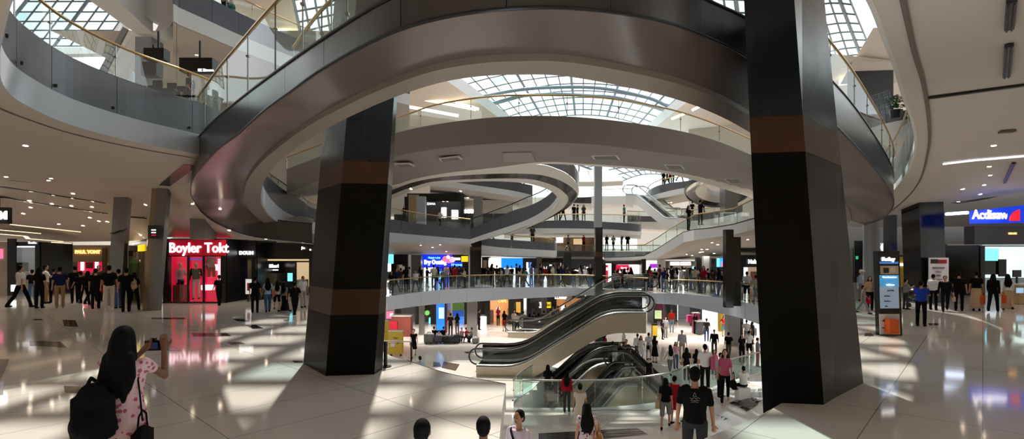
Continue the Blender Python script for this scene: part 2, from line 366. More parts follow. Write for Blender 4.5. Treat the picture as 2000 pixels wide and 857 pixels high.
# the ramp that climbs from that balcony up to the second ring
RAMP = [(919, 37, 476, 467, 446.5, 428), (960, 36, 462, 453, 430, 413), (1000, 35, 451, 440, 412, 398), (1030, 34, 439, 429, 403, 385), (1055, 33, 427, 416, 392, 375), (1075, 31.5, 412, 402, 378, 362), (1088, 30, 396, 386, 362, 345), (1092, 28.5, 380, 372, 352, 338)]
w2, p2, t2, r2 = rows_of(RAMP, 40)
rp = struct(empty('ramp_slab', w2[20]))
ribbon('white_band', M['white'], w2, p2, rp); ribbon('', M['gpanel'], p2, t2, rp, panels=5, pname='parapet_panel')
u2 = cr([S(870, 478, 39), S(925, 472, 38), S(968, 462, 37), S(1005, 449, 36), S(1040, 436, 35), S(1072, 420, 33), S(1098, 398, 31), S(1108, 383, 29)], 40)
b = MB(); b.grid([w2, u2]); b.build('soffit', M['offwhite'], rp, True)
b = MB(); b.grid([t2, back(t2, 1.6)]); b.build('deck', M['gdark'], rp)
railing('glass_railing', t2, [r.z-p.z for r, p in zip(r2, t2)], 'sloping glass rail climbing from the grey balcony to the oval ring', panes=6, rail='dsteel', cat='balustrade')

# ================================================================== the arched bridge and the oval ring behind it
AF = [(560, 330, 27), (640, 300, 25.5), (700, 280, 24), (775, 259, 22.3), (850, 243, 20.8), (953, 230, 19.4), (1061, 226, 19), (1170, 232, 19.4), (1294, 249, 20.6), (1387, 271, 22.2), (1466, 302, 24.4), (1560, 345, 27.5), (1640, 380, 30)]
AB = [(560, 378), (640, 345), (700, 325), (775, 305), (850, 291), (953, 281), (1061, 278), (1170, 283), (1294, 299), (1387, 312), (1466, 328), (1560, 360), (1640, 392)]
AR = [(560, 307), (640, 277), (700, 255), (775, 231), (850, 205), (953, 189), (1061, 186), (1170, 190), (1294, 210), (1387, 238), (1466, 272), (1560, 318), (1640, 355)]
n = 70
af = cr([S(*p) for p in AF], n); ab = cr([S(x, y, p[2]) for (x, y), p in zip(AB, AF)], n); ar = cr([S(x, y, p[2]) for (x, y), p in zip(AR, AF)], n)
AK = [(560, 388, 34), (640, 380, 33), (700, 373, 32.4), (768, 366, 31.8), (807, 354, 29.2), (865, 343, 27), (958, 332, 25.2), (1045, 320, 23.4), (1130, 322, 23.7), (1250, 331, 25), (1350, 350, 28.3), (1473, 387, 37.6), (1560, 410, 42)]
ak = cr([S(*p) for p in AK], n)
br = struct(empty('bridge_slab', (0, 19, 6.6)))
b = MB(); b.grid([ab, lerp(ab, af, .5), af]); b.build('fascia', M['archshade'], br, True)
b = MB(); b.grid([ab, lerp(ab, ak, .45)]); b.grid([lerp(ab, ak, .45), ak]); b.build('soffit', M['archshade'], br, True)
b = MB(); b.grid([af, back(af, .25), up(back(af, .25), -.3), up(lerp(back(af, .25), ak, .95), -.1)]); b.build('deck', M['offwhite'], br, True)
b = MB(); b.grid([ak, up(ak, .9)]); b.build('rear_fascia', M['white'], br, True)
railing('glass_railing', af, [r.z-p.z for r, p in zip(ar, af)], 'glass balustrade with brass handrail on the arched bridge below the roof lights', panes=13, cat='balustrade')
def soffit_item(name, quad, z, m, label, cat, group=None, th=.05):
    P = [Z(x, y, z) for x, y in quad]; b = MB(); b.prism([p-Vector((0, 0, .02)) for p in P], (0, 0, th)); o = b.build(name, m); tag(o, label, cat, group); return o
for q, lb in [([(857, 311), (897, 306), (903, 311), (863, 316)], 'air vent in the bridge soffit, second from the left column'), ([(1155, 305), (1205, 304), (1212, 312), (1160, 311)], 'largest air vent in the middle of the bridge soffit'), ([(1297, 322), (1330, 323), (1338, 331), (1305, 330)], 'air vent in the bridge soffit above the chrome loop'),
              ([(770, 321), (800, 320), (810, 325), (783, 328)], 'small air vent in the bridge soffit next to the left column'), ([(1414, 349), (1440, 350), (1452, 357), (1425, 358)], 'air vent in the bridge soffit next to the right column')]:
    P = [Z(x, y, 6.56) for x, y in q]; e = empty('air_vent', P[0], lb, 'vent'); b = MB(); b.prism(P, (0, 0, .06)); b.build('frame', M['offwhite'], e)
    c = sum(P, Vector())/4; Q = [c+(p-c)*.86-Vector((0, 0, .02)) for p in P]
    for k in range(5):
        t0, t1 = k/5+.03, k/5+.17; b = MB(); b.prism([Q[0].lerp(Q[3], t0), Q[1].lerp(Q[2], t0), Q[1].lerp(Q[2], t1), Q[0].lerp(Q[3], t1)], (0, 0, .02)); b.build('slat', M['shade'], e)
P = [Z(x, y, 6.57) for x, y in [(982, 299), (1038, 298), (1046, 316), (985, 316)]]; b = MB(); b.prism([p for p in P], (0, 0, .05)); tag(b.build('access_panel', M['rimshade']), 'square access hatch in the bridge soffit', 'hatch')
# oval ring: outer beige fascia, dark gloss groove, beige lip, white inner rim
K0 = ak[:]                                             # upper line as far as the tip
R0 = cr([S(*p) for p in [(690, 392, 36), (768, 366, 31.8), (807, 354, 29.2), (865, 343, 27), (958, 332, 25.2), (1045, 321, 23.6), (1090, 331, 24.4), (1116, 346, 25.6), (1129, 364, 27), (1130, 380, 28.6), (1121, 394, 30.2), (1100, 412, 32.2), (1060, 432, 34.5), (1000, 455, 37)]], 90)
R1 = cr([S(*p) for p in [(690, 398, 36), (768, 370, 32), (807, 356, 29.6), (865, 345.5, 27.4), (958, 339.5, 25.6), (1040, 340, 24.2), (1082, 348, 24.9), (1108, 360, 26), (1122, 371, 27.2), (1127, 381, 28.8), (1119, 394, 30.4), (1099, 412, 32.4), (1060, 433, 34.7), (1000, 456, 37.2)]], 90)
R2 = cr([S(*p) for p in [(690, 412, 36.5), (768, 379, 32.6), (807, 365, 30.2), (853, 354, 28.4), (958, 349, 26.5), (1028, 349.5, 25.2), (1063, 356, 25.8), (1088, 366, 26.8), (1104, 378, 28), (1110, 388, 29.2), (1105, 400, 30.8), (1088, 415, 32.6), (1050, 436, 34.9), (1000, 457, 37.3)]], 90)
R3 = cr([S(*p) for p in [(690, 420, 37), (768, 387, 33), (807, 372, 30.8), (853, 360, 29), (940, 354, 27.4), (1010, 356, 26.5), (1046, 362, 26.9), (1072, 371, 27.6), (1086, 382, 28.6), (1090, 392, 29.8), (1086, 403, 31.2), (1070, 418, 33), (1035, 440, 35.2), (985, 460, 37.5)]], 90)
ov = struct(empty('oval_slab', R0[45]))
b = MB(); b.grid([R0, R1]); b.build('outer_fascia', M['offwhite'], ov, True)
b = MB(); b.grid([R1, R2]); b.build('gloss_band', M['chrome'], ov, True)
b = MB(); b.grid([R2, lerp(R2, R3, .5), R3]); b.build('inner_lip', M['offwhite'], ov, True)
b = MB(); b.grid([R3, up(R3, .45)]); b.build('inner_rim', M['white'], ov, True)
q = R0[30:62]; b = MB(); b.grid([up(q, .02), up(q, .75)]); b.build('parapet_panel', M['gdark'], ov, True)
railing('glass_railing', up(q, .4), .85, 'curved glass rail on the tip of the oval ring', panes=6, rail='dsteel', cat='balustrade')

# ================================================================== left balcony
LB = [(90, 5.2), (25, 6), (3, 7), (-7, 8.3), (8, 9.5), (52, 10.6), (140, 12.2), (262, 14), (387, 15.8), (432, 16.9)]
n = 64
def flat(z, st=LB): return cr([V(x, d, z) for x, d in st], n)
a0, a1, a2, a3 = flat(5.55), flat(6.18), flat(7.14), flat(8.0)
bl = struct(empty('balcony_slab', a0[30]))
ribbon('white_band', M['fascia'], a0, a1, bl); ribbon('', M['gpanel'], a1, a2, bl, panels=8, pname='parapet_panel')
b = MB(); b.tube(a1, .03, 6); b.build('shadow_gap', M['black'], bl); b = MB(); b.tube(a2, .03, 6); b.build('glass_channel', M['black'], bl)
far = [Vector((p.x-9, p.y+5, p.z-.6)) for p in a2]
b = MB(); b.grid([a2, [q-Vector((.3, 0, 0)) for q in a2], [q-Vector((.3, 0, .6)) for q in a2], far]); b.build('deck', M['offwhite'], bl)
railing('glass_railing', a2, .86, 'curved glass balustrade with brass handrail on the upper left balcony', panes=8, cat='balustrade')
for k in range(1, 8):                                   # little steel clips at the foot of each joint
    p = a1[round(k*(n-1)/8)]
    for s in (-.12, .12): b = MB(); b.box(p+Vector((.03, s, .12)), (.02, .02, .035), .9); b.build('clip', M['dsteel'], bl)
# ceilings of the left hall
B1 = [V(x, d, z) for x, d, z in [(-900, 12, 5.5), (-700, 16, 5.5), (-450, 19, 5.46), (-100, 22, 5.44), (150, 23.4, 5.4), (300, 23.6, 5.35), (360, 21.2, 5.3)]]; B0 = cr(B1[:], n)
B1 = cr(B1+[S(392, 414, 24.4), S(438, 445, 25.4), S(500, 463, 26.4), S(612, 476, 27.4)], n)
st = [S(*p) for p in [(-900, 470, 30), (-600, 470, 31), (-300, 470, 33), (-50, 471, 34), (100, 472, 35), (220, 471, 34), (300, 468, 30), (330, 463, 27), (440, 464, 26.6), (520, 469, 27.2), (640, 480, 28.4)]]
C1 = cr(st, n)
soff0 = back(up(a0, .0), -.0)
cl_ = struct(empty('ceiling_left', B1[30]))
b = MB(); b.grid([a0, lerp(a0, B0, .06), lerp(a0, B0, .5), B0]); b.build('soffit', M['beige'], cl_, True)
b = MB(); b.grid([up(lerp(a0, B0, .065), -.012), up(lerp(a0, B0, .072), -.012)]); b.build('shadow_gap', M['shade'], cl_)
b = MB(); b.grid([B1, lerp(B1, C1, .5), C1]); b.build('sloping_ceiling', M['beige'], cl_, True)
# ================================================================== right-hand balcony and ceiling
RI = [(1640, 5.2, 5.5), (1697, 6.06, 5.5), (1726, 7.1, 5.5), (1751, 8.43, 5.5), (1764, 9.7, 5.5), (1782, 11.6, 5.5), (1789, 13.4, 5.5), (1787, 15, 5.5), (1774, 18.5, 5.5), (1757, 21.8, 5.45), (1735, 25, 5.3), (1700, 29, 5.0), (1640, 31, 4.8)]
RO = [(1740, 5.2, 5.55), (1762, 6.1, 5.55), (1785, 7.7, 5.55), (1802, 9.0, 5.55), (1811, 10.6, 5.55), (1815, 12.4, 5.55), (1815, 14, 5.55), (1810, 16.2, 5.55), (1804, 18.8, 5.55), (1793, 22, 5.5), (1770, 25, 5.2), (1735, 27.5, 4.7), (1690, 29, 4.2)]
RR = [(2600, 5.0), (2600, 5.6), (2600, 7), (2600, 9), (2600, 11), (2600, 13), (2550, 15), (2500, 17), (2450, 19), (2300, 22), (2150, 24.0), (2000, 25.4), (1830, 28.4)]
n = 70
ri = cr([V(*p) for p in RI], n); ro = cr([V(*p) for p in RO], n); rr = cr([V(x, d, 5.56) for x, d in RR], n)
rb = struct(empty('balcony_slab', ri[20]))
b = MB(); b.grid([ri, lerp(ri, ro, .5), ro]); b.build('soffit_band', M['offwhite'], rb, True)
rin = up(ri, .1); ribbon('inner_band', M['white'], ri, up(ri, .25), rb); ribbon('', M['gpanel'], up(ri, .25), up(ri, 1.4), rb, panels=9, pname='parapet_panel')
b = MB(); b.grid([up(ri, 1.4), up([p+Vector((.3, 0, 0)) for p in ri], 1.4), up([p+Vector((8, 1, 0)) for p in ri], .8)]); b.build('deck', M['gdark'], rb)
railing('glass_railing', up(ri, 1.4), .95, 'curved glass rail at the far end of the right balcony', panes=9, cat='balustrade')
cR = struct(empty('ceiling_right', (16, 15, 5.5)))
b = MB(); b.grid([up(ro, .03), lerp(up(ro, .03), rr, .06), lerp(up(ro, .03), rr, .5), rr]); b.build('soffit', M['offwhite'], cR, True)
b = MB(); b.tube(up(ro, .0), .035, 6); b.build('shadow_gap', M['shade'], cR)
def cslot(pts, wdt, z, m, name, parent, th=.05):      # a long narrow strip set into a ceiling
    b = MB(); P = [Z(x, y, z) for x, y in pts]
    for a, c in zip(P, P[1:]):
        t = (c-a).normalized(); q = Vector((-t.y, t.x, 0))*wdt/2
        b.hexa([a-q, c-q, c+q, a+q, a-q+Vector((0, 0, th)), c-q+Vector((0, 0, th)), c+q+Vector((0, 0, th)), a+q+Vector((0, 0, th))])
    return b.build(name, m, parent)
cslot([(1811, 194), (2020, 166)], .09, 5.53, M['black'], 'track_slot', cR); cslot([(1838, 395), (1900, 387), (2020, 373)], .10, 5.53, M['black'], 'track_slot', cR)
for pts, lb in [([(1971, 60), (1976, 6)], 'slot diffuser with a lit end at the top of the right ceiling'), ([(1966, 152), (1971, 92)], 'grey slot diffuser halfway along the right ceiling'), ([(1962, 358), (1980, 320)], 'far slanting slot diffuser in the right ceiling')]:
    P = [Z(x, y, 5.52) for x, y in pts]; e = empty('slot_diffuser', P[0], lb, 'vent'); cslot(pts, .10, 5.51, M['dsteel'], 'frame', e)
    for s in (-.025, .025):
        a, c = P; t = (c-a).normalized(); q = Vector((-t.y, t.x, 0)); b = MB(); b.tube([a+q*s-Vector((0, 0, .012)), c+q*s-Vector((0, 0, .012))], .01, 6); b.build('slat', M['black'], e)
e = cslot([(1842, 322), (1900, 315), (2020, 305)], .06, 5.51, E('strip', (235, 240, 255), 1.2), 'linear_ceiling_light', None); tag(e, 'thin white line of light across the right ceiling', 'lamp')
e = cslot([(1952, 260), (1982, 258)], .16, 5.51, M['shade'], 'air_vent', None); tag(e, 'small rectangular air vent in the right ceiling', 'vent')
# far riser with cove light, lower ceiling and end wall of the right hall
rl = struct(empty('ceiling_right_back', (24, 30, 5)))
fr = [V(1690, 29.5, 5.5), V(1830, 28.6, 5.58), V(2000, 25.6, 5.58), V(2300, 24.5, 5.58)]
b = MB(); b.grid([[p+Vector((0, 0, .5)) for p in fr], [p+Vector((0, .2, -.04)) for p in fr]]); b.build('riser', M['white'], rl)
b = MB(); b.grid([[p+Vector((0, .1, .35)) for p in fr], [V(1640, 50, 5.1), V(1800, 50, 5.1), V(2100, 48, 5.1), V(2500, 46, 5.1)]]); b.build('soffit', M['white'], rl)
for a, c, lb in [((1700, 395), (1885, 391), 'bright cove light along the far edge of the right ceiling'), ((1848, 418), (1890, 415), 'white lamp bar beside the blue sign')]:
    A, B_ = S(*a, 31.5), S(*c, 31.5); b = MB(); b.tube([A, B_], .09, 8); tag(b.build('cove_lamp', E('cove', (215, 228, 255), 7)), lb, 'lamp')
struct(b_ := empty('wall_right', (36, 46, 2)))
b = MB(); b.quad(V(1500, 54, -.2), V(2400, 46, -.2), V(2400, 46, 6), V(1500, 54, 6)); b.build('plaster', M['colpale'], b_)

# ================================================================== columns
def prism_col(name, base, top, zt, bands, label=None, mats=None, kind='structure'):
    """Column whose corners lean from base to top (both at given heights); bands = [(z0, z1, material)]"""
    c = sum((Vector((p[0], p[1], 0)) for p in base), Vector())/len(base); o = empty(name, c, kind=kind)
    if label: o['label'] = label
    for z0, z1, m, nm in bands:
        P = [Vector((a[0]+(t[0]-a[0])*z0/zt, a[1]+(t[1]-a[1])*z0/zt, z0)) for a, t in zip(base, top)]
        Q = [Vector((a[0]+(t[0]-a[0])*z1/zt, a[1]+(t[1]-a[1])*z1/zt, z1-.004)) for a, t in zip(base, top)]
        b = MB(); k = len(P)
        for i in range(k): j = (i+1) % k; b.quad(P[i], P[j], Q[j], Q[i])
        b.poly(P[::-1]); b.poly(Q); ob = b.build(nm, m, o)
        bv = ob.modifiers.new('bevel', 'BEVEL'); bv.width = .012; bv.segments = 2
    return o
c1b = [(-4.74, 11.63), (-3.81, 10.46), (-2.85, 10.6), (-2.80, 11.05), (-3.6, 12.2)]; c1t = [(x+s, y) for (x, y), s in zip(c1b, (.47, .45, .39, .30, .40))]
prism_col('column', c1b, c1t, 5.5, [(-.02, 1.24, M['colblack'], 'black_panel'), (1.24, 1.77, mat('copper_dark', (62, 42, 30), .3, .6), 'copper_band'), (1.77, 3.94, M['colblack'], 'black_panel'), (3.94, 4.40, M['copper'], 'copper_band'), (4.40, 12, M['colblue'], 'steel_panel')], 'huge black column with copper bands left of the escalators')
c2b = [(4.22, 8.62), (5.16, 8.47), (6.78, 9.88), (5.7, 10.5)]; c2t = [(4.22-.31, 8.62), (5.16-.49, 8.47), (6.78-.68, 9.88), (5.7-.5, 10.5)]
prism_col('column', c2b, c2t, 6.7, [(-1.5, 4.19, M['colblack'], 'black_panel'), (4.19, 4.80, M['copper'], 'copper_band'), (4.80, 12, M['colblue'], 'steel_panel')], 'largest black column with a copper band at right of centre')
def boxcol(px0, px1, d, z0, z1, m, dep=None, label=None, lean=0., bands=None, name='column'):
    x0, x1 = (px0-CX)*d/F, (px1-CX)*d/F; dep = dep or (x1-x0)
    base = [(x0, d), (x1, d), (x1, d+dep), (x0, d+dep)]; top = [(x+lean, y) for x, y in base]
    o = empty(name, (x0, d, z0), kind='structure')
    if label: o['label'] = label
    for a, c_, mm in (bands or [(z0, z1, m)]):
        b = MB(); f0, f1 = (a-z0)/(z1-z0), (c_-z0)/(z1-z0)
        b.hexa([(p[0]+lean*f0, p[1], a) for p in base]+[(p[0]+lean*f1, p[1], c_) for p in base]); b.build('shaft', mm, o)
    return o
boxcol(208, 235, 24.6, 0, 5.42, M['colgrey'], .28, lean=.36, label='slim grey column behind the crowd')
boxcol(287, 308, 22.5, 0, 5.4, M['colgrey'], .26, lean=.42, label='grey column left of the pink lit store')
boxcol(278, 287, 22.6, 0, 5.4, M['tan'], .2, lean=.42)
boxcol(371, 400, 25.0, 3.2, 5.0, M['colgrey'], 1.)
boxcol(1802, 1850, 26, 0, 5.5, M['blackg'], 1.2, label='black pillar with a white poster in the right hall', lean=-.2)
boxcol(1736, 1752, 33, 0, 5., M['colblue'], .5)
o = empty('column', V(1702, 30, 0), kind='structure', label='round pale column behind the info totem'); b = MB()
c = V(1702, 30, 0); b.tube([c, c+Vector((0, 0, 4.6))], .42, 28); b.build('shaft', M['colpale'], o, True)
boxcol(918, 940, 39, 0, 3.4, M['blackg'], bands=[(0, 2.75, M['blackg']), (2.75, 3.0, M['copper']), (3.0, 3.5, M['blackg'])], label='black column in front of the blue shop sign')
boxcol(1163, 1177, 35.5, -4, 4.2, M['blackg'], bands=[(-4, 2.3, M['blackg']), (2.3, 2.6, M['copper']), (2.6, 4.3, M['blackg'])], label='slim black column behind the top of the escalators')
boxcol(1162, 1176, 40, 4.6, 9.6, M['colpale'], label='pale slim column below the far roof light')
boxcol(1418, 1433, 25.5, -.2, 3.7, M['blackg'], label='front black pillar beside the right gallery'); boxcol(1433, 1447, 26.3, -.2, 3.35, M['blackg'], label='second black pillar beside the right gallery')
boxcol(1049, 1058, 43, 0, 2.6, M['colgrey']); boxcol(1101, 1116, 42, 0, 2.6, M['dsteel']); boxcol(803, 822, 44, 0, 2.4, M['colgrey']); boxcol(1287, 1300, 42, 0, 2.2, M['white']); boxcol(1254, 1262, 41, 0, 2.2, M['blackg']); boxcol(1360, 1368, 40, 0, 2.2, M['black']); boxcol(1375, 1386, 40, 0, 2.3, M['colpale'])
boxcol(912, 931, 40.5, -4, -.9, M['colgrey'], label='grey column on the lower floor left of the escalators'); boxcol(1424, 1446, 36, -4, -.9, M['colgrey'], label='grey column on the lower floor under the right gallery')
boxcol(818, 828, 41, -4, -.9, M['colgrey']); boxcol(1058, 1068, 43, -4, -.8, M['colgrey'])
boxcol(813, 830, 42, 4.4, 7.2, M['colpale']); boxcol(925, 942, 42, 4.0, 7.2, M['colgrey']); boxcol(1416, 1441, 36, 5.4, 9, M['colgrey'])

# ================================================================== gallery on this level across the hall
gal = struct(empty('gallery_slab', GLc[24]))
gb = cr([S(p[0], p[1], d) for p, d in zip([(755, 606), (805, 599), (850, 594), (925, 589), (1000, 584), (1080, 580), (1165, 577), (1264, 591), (1327, 596), (1408, 612), (1445, 620), (1483, 633)], [q.y for q in GL])], 48)
ribbon('', M['fascia'], gb, GLc, gal, panels=16, pname='fascia_panel', solid=.05)
ub = cr([V(x, d, z) for x, d, z in [(740, 46, -1.2), (800, 46, -1.2), (850, 46, -1.2), (925, 46, -1.2), (1000, 46, -1.2), (1080, 46, -1.2), (1165, 46, -1.2), (1264, 46, -1.2), (1327, 46, -1.2), (1408, 44, -1.2), (1450, 42, -1.2), (1500, 42, -1.2)]], 48)
b = MB(); b.grid([gb, ub]); b.build('soffit', M['beige'], gal, True)
i = 30
railing('glass_railing', up(GLc[:31], .02), [.92]*31, 'long brass topped glass rail of the gallery left of the escalators', panes=14, cat='balustrade')
railing('glass_railing', up(GLc[32:], .02), [.8+.2*k/15 for k in range(len(GLc)-32)], 'brass topped glass rail of the gallery right of the escalators', panes=8, cat='balustrade')
# the white ramp with glass at the right, one level up
WR = [(1180, 45, 508, 503, 490, 479), (1225, 42, 507, 502, 490, 479), (1259, 40, 505, 500, 489, 478), (1284, 38, 504, 487, 472, 464), (1310, 36, 489, 470, 456, 446), (1335, 34, 473, 454, 440, 432), (1356, 32, 469, 449, 433, 419), (1390, 30.5, 464, 446, 428, 414), (1433, 28.5, 458, 439, 420, 407), (1476, 26.5, 447, 427, 404, 387), (1540, 25, 430, 408, 384, 366)]
rows = [[S(s[0], s[k], s[1]) for s in WR] for k in range(2, 6)]
def lin_(A, n):
    out = []
    for k in range(n):
        t = k/(n-1)*(len(A)-1); i = min(int(t), len(A)-2); out.append(A[i].lerp(A[i+1], t-i))
    return out
n = 61; w3, p3, t3, r3 = [lin_(a, n) for a in rows]
wr = struct(empty('ramp_slab', w3[30])); ribbon('', M['white'], w3, p3, wr, panels=8, pname='fascia_panel'); ribbon('glass_channel', M['gdark'], p3, lerp(p3, t3, .12), wr)
b = MB(); b.grid([p3, back(p3, 2.)]); b.build('deck', M['gdark'], wr)
railing('glass_railing', p3, [r.z-p.z for r, p in zip(r3, p3)], 'glass rail with brass top rising along the white ramp at right', panes=11, cat='balustrade')
u3 = lin_([S(1180, 510, 46), S(1225, 509, 46), S(1262, 508, 46), S(1292, 507, 46), S(1330, 507, 46), S(1370, 507, 46), S(1400, 507, 45), S(1440, 507, 44), S(1490, 506, 43), S(1540, 505, 43), S(1600, 505, 43)], n)
b = MB(); m3 = lin_([S(1185, 509, 45.3), S(1228, 508, 43.5), S(1285, 505.5, 41.5), S(1300, 504, 39.5), S(1342, 486, 38), S(1368, 471, 36), S(1395, 470, 36), S(1420, 467, 35), S(1450, 463, 34), S(1490, 455, 33), S(1560, 440, 31)], n)
b.grid([w3, m3]); b.build('underside', M['beige'], wr, True); b = MB(); b.grid([m3, u3]); b.build('soffit', M['offwhite'], wr, True)

# ================================================================== balconies further back
def balcony(st, label=None, white=M['white'], panel=M['gpanel'], deck=4., soff=None, panels=5, rail='gold', rlabel='', nn=40, smooth=True):
    rs = [[S(s[0], s[k], s[1]) for s in st] for k in range(2, 6)]
    W, P, T, RL = [(cr if smooth else lin_)(a, nn) for a in rs]
    o = struct(empty('balcony_slab', W[nn//2]))
    if label: o['label'] = label
    ribbon('white_band', white, W, P, o); ribbon('', panel, P, T, o, panels=panels, pname='parapet_panel')
    b = MB(); b.grid([T, back(T, .2), back(up(T, -.4), .25), back(up(T, -.4), deck)]); b.build('deck', M['offwhite'], o)
    b = MB(); b.grid([W, back(up(W, soff or 0.), deck)]); b.build('soffit', M['beige'], o, True)
    if rlabel: railing('glass_railing', T, [max(.15, r.z-t.z) for r, t in zip(RL, T)], rlabel, panes=panels+2, rail=rail, cat='balustrade', railr=.04)
    return W, P, T, RL
balcony([(905, 41, 494, 482, 468, 458), (930, 41, 496, 478, 464, 456), (977, 41, 498, 483, 467, 457), (1023, 41, 500, 486, 470, 461), (1063, 41, 501, 488, 473, 464), (1083, 41.5, 502, 489, 474, 468), (1087, 43, 500, 489, 475, 469)], 'short balcony above the white shop sign', rlabel='glass rail on the short balcony above the white shop sign', deck=5, soff=-.15)
balcony([(1060, 47, 507, 501, 490, 478), (1120, 48, 507, 501, 490, 478), (1180, 48, 507, 502, 491, 479), (1240, 47, 508, 503, 491, 479), (1290, 47, 508, 503, 491, 479)], rlabel='long far glass rail behind the slim black column', deck=3, soff=-.05, panels=8)
balcony([(985, 47, 458, 450, 436, 424), (1041, 46, 456, 446, 432, 420), (1121, 45.5, 455, 446, 430, 418), (1195, 45, 456, 448, 434, 419), (1232, 44.5, 458, 451, 436, 420), (1249, 45, 459, 452, 438, 421), (1252, 47, 457, 450, 438, 421)], 'rounded balcony in the middle of the hall', rlabel='glass rail on the rounded balcony in the middle of the hall', deck=9, soff=-.1, panels=7)
balcony([(1225, 54, 444, 433, 421, 412), (1280, 54, 448, 433, 422, 413), (1335, 53, 448, 432, 420, 411), (1391, 51, 440, 427, 414, 405), (1450, 48, 430, 414, 400, 390)], rlabel='far glass rail right of the white escalator', deck=6, soff=-.1, panels=7)
balcony([(1100, 58, 402, 396, 385, 369), (1140, 57, 403, 397, 385, 369), (1157, 56, 404, 397, 384, 369)], rlabel='', deck=6, panels=3, panel=M['gdark'])
balcony([(1155, 54, 399, 396, 383, 369), (1195, 53, 398, 395, 383, 369), (1237, 52, 398, 394, 382, 368)], 'white bridge high in the hall at the head of an escalator', panel=M['white'], rlabel='clear glass rail on the white bridge high in the hall', rail='steel', deck=5, panels=2, smooth=False)
balcony([(1262, 52, 393, 385, 380, 374), (1269, 50, 392, 383, 371, 362), (1287, 48, 388, 378, 362, 352), (1310, 46.5, 383, 372, 357, 347), (1337, 45, 377, 367, 354, 344), (1370, 44, 372, 362, 349, 338)], 'curved upper balcony with people above the far escalator', rlabel='glass rail on the curved upper balcony', deck=6, soff=-.2, panels=4)
# grey balcony inside the oval ring
balcony([(840, 44, 364, 350, 345, 339), (880, 43.5, 366, 355, 347, 340), (960, 43, 377, 366, 350, 343), (1005, 43, 384, 373, 355, 347), (1040, 42.5, 391, 381, 362, 352)], rlabel='glass rail seen through the oval opening', deck=9, soff=-.2, panels=5)
# small chrome loop at the right
def loop(c, rx, ry, n=48): return [S(c[0]+rx*math.cos(a), c[1]+ry*math.sin(a), c[2]+2.2*math.sin(-a)*-1) for a in [2*math.pi*k/n for k in range(n+1)]]
lp = struct(empty('loop_slab', S(1395, 380, 36))); q0 = loop((1398, 373, 35), 62, 32); q1 = loop((1402, 375, 35.2), 62, 27); q2 = loop((1412, 374, 35.4), 54, 22); q3 = loop((1414, 368, 35.6), 34, 15); q4 = loop((1414, 362, 35.6), 34, 13)
for a, c_, m, nm in ((q0, q1, M['dsteel'], 'outer_fascia'), (q1, q2, M['chrome'], 'gloss_band'), (q2, q3, M['offwhite'], 'inner_lip'), (q3, q4, M['white'], 'inner_rim')): b = MB(); b.grid([a, c_]); b.build(nm, m, lp, True)

# ================================================================== upper left: balcony, soffit, beams
ul = [(338, 23.6), (345, 23.8), (351, 24), (410, 25.4), (469, 27), (560, 29.6), (700, 34), (800, 37)]
z_ = lambda z: cr([V(x, d, z) for x, d in ul], 40)
u = struct(empty('balcony_slab', z_(14)[20])); ribbon('white_band', M['white'], z_(13.2), z_(14.), u); ribbon('', M['gpanel'], z_(14.), z_(15.15), u, panels=7, pname='parapet_panel')
b = MB(); b.grid([z_(13.2), back(z_(13.2), 16)]); b.build('soffit', M['beige'], u); b = MB(); b.grid([z_(15.1), back(z_(14.8), 8)]); b.build('deck', M['offwhite'], u)
railing('glass_railing', z_(15.15), .85, 'glass rail on the top balcony above the near ring', panes=8, cat='balustrade')
b = MB(); P = [V(150, 44, 6), V(300, 43, 6), V(460, 42, 6), V(800, 46, 6)]; b.grid([P, up(P, 8)]); struct(b.build('wall_upper_left', M['offwhite']))
bm_ = struct(empty('beam', S(266, 65, 25.8))); b = MB(); P = [Z(118, -40, 13.6), Z(266, 66, 13.6), Z(299, 66, 13.6), Z(186, -40, 13.6)]; b.hexa([P[0], P[3], P[2], P[1]]+[p+Vector((0, 0, 1.6)) for p in (P[0], P[3], P[2], P[1])]); b.build('casing', M['white'], bm_)
b = MB(); b.prism([S(200, -8, 25), S(311, 46, 25), S(300, 67, 25), S(332, 50, 25), S(378, -24, 25)], (0, .9, 0)); b.build('cross_beam', M['white'], bm_)
boxcol(262, 294, 26.2, 5.5, 13.6, M['colpale'], .9, label='pale column holding the upper beam at left', lean=.05)
b = MB(); P = [(205, 150, 40), (252, 58, 28), (262, 62, 28), (226, 150, 40)]; b.prism([S(*p) for p in P], (0, 1.2, 0)); struct(b.build('beam', M['white']))
b = MB(); P = [(186, 150, 41), (240, 52, 28.5), (251, 58, 28.5), (205, 150, 40.5)]; b.prism([S(*p) for p in P], (0, 1.2, 0)); struct(b.build('beam', M['gpanel']))
b = MB(); P = [S(60, 100, 47), S(110, 92, 47), S(205, 92, 47), S(232, 40, 44), S(240, 46, 44), S(212, 104, 47), S(110, 106, 47), S(60, 114, 47)]; b.prism(P, (0, .8, 0)); struct(b.build('beam', M['white']))
b = MB(); P = [V(-200, 52, 8), V(90, 50, 8), V(260, 48, 8), V(300, 46, 8)]; b.grid([P, up(P, 11.5)]); struct(b.build('wall_upper_left', M['colpale'])); b = MB(); P = [V(288, 47, 8), V(440, 45, 8)]; b.grid([P, up(P, 19)]); struct(b.build('wall_upper_left', M['offwhite']))
b = MB(); P = [V(1345, 64, 6), V(1480, 60, 6), V(1700, 56, 6)]; b.grid([P, up(P, 13)]); struct(b.build('wall_upper_right', M['offwhite'])); b = MB(); P = [V(520, 60, 7), V(760, 62, 7), V(1010, 66, 7)]; b.grid([P, up(P, 12)]); struct(b.build('wall_upper_left', M['offwhite']))

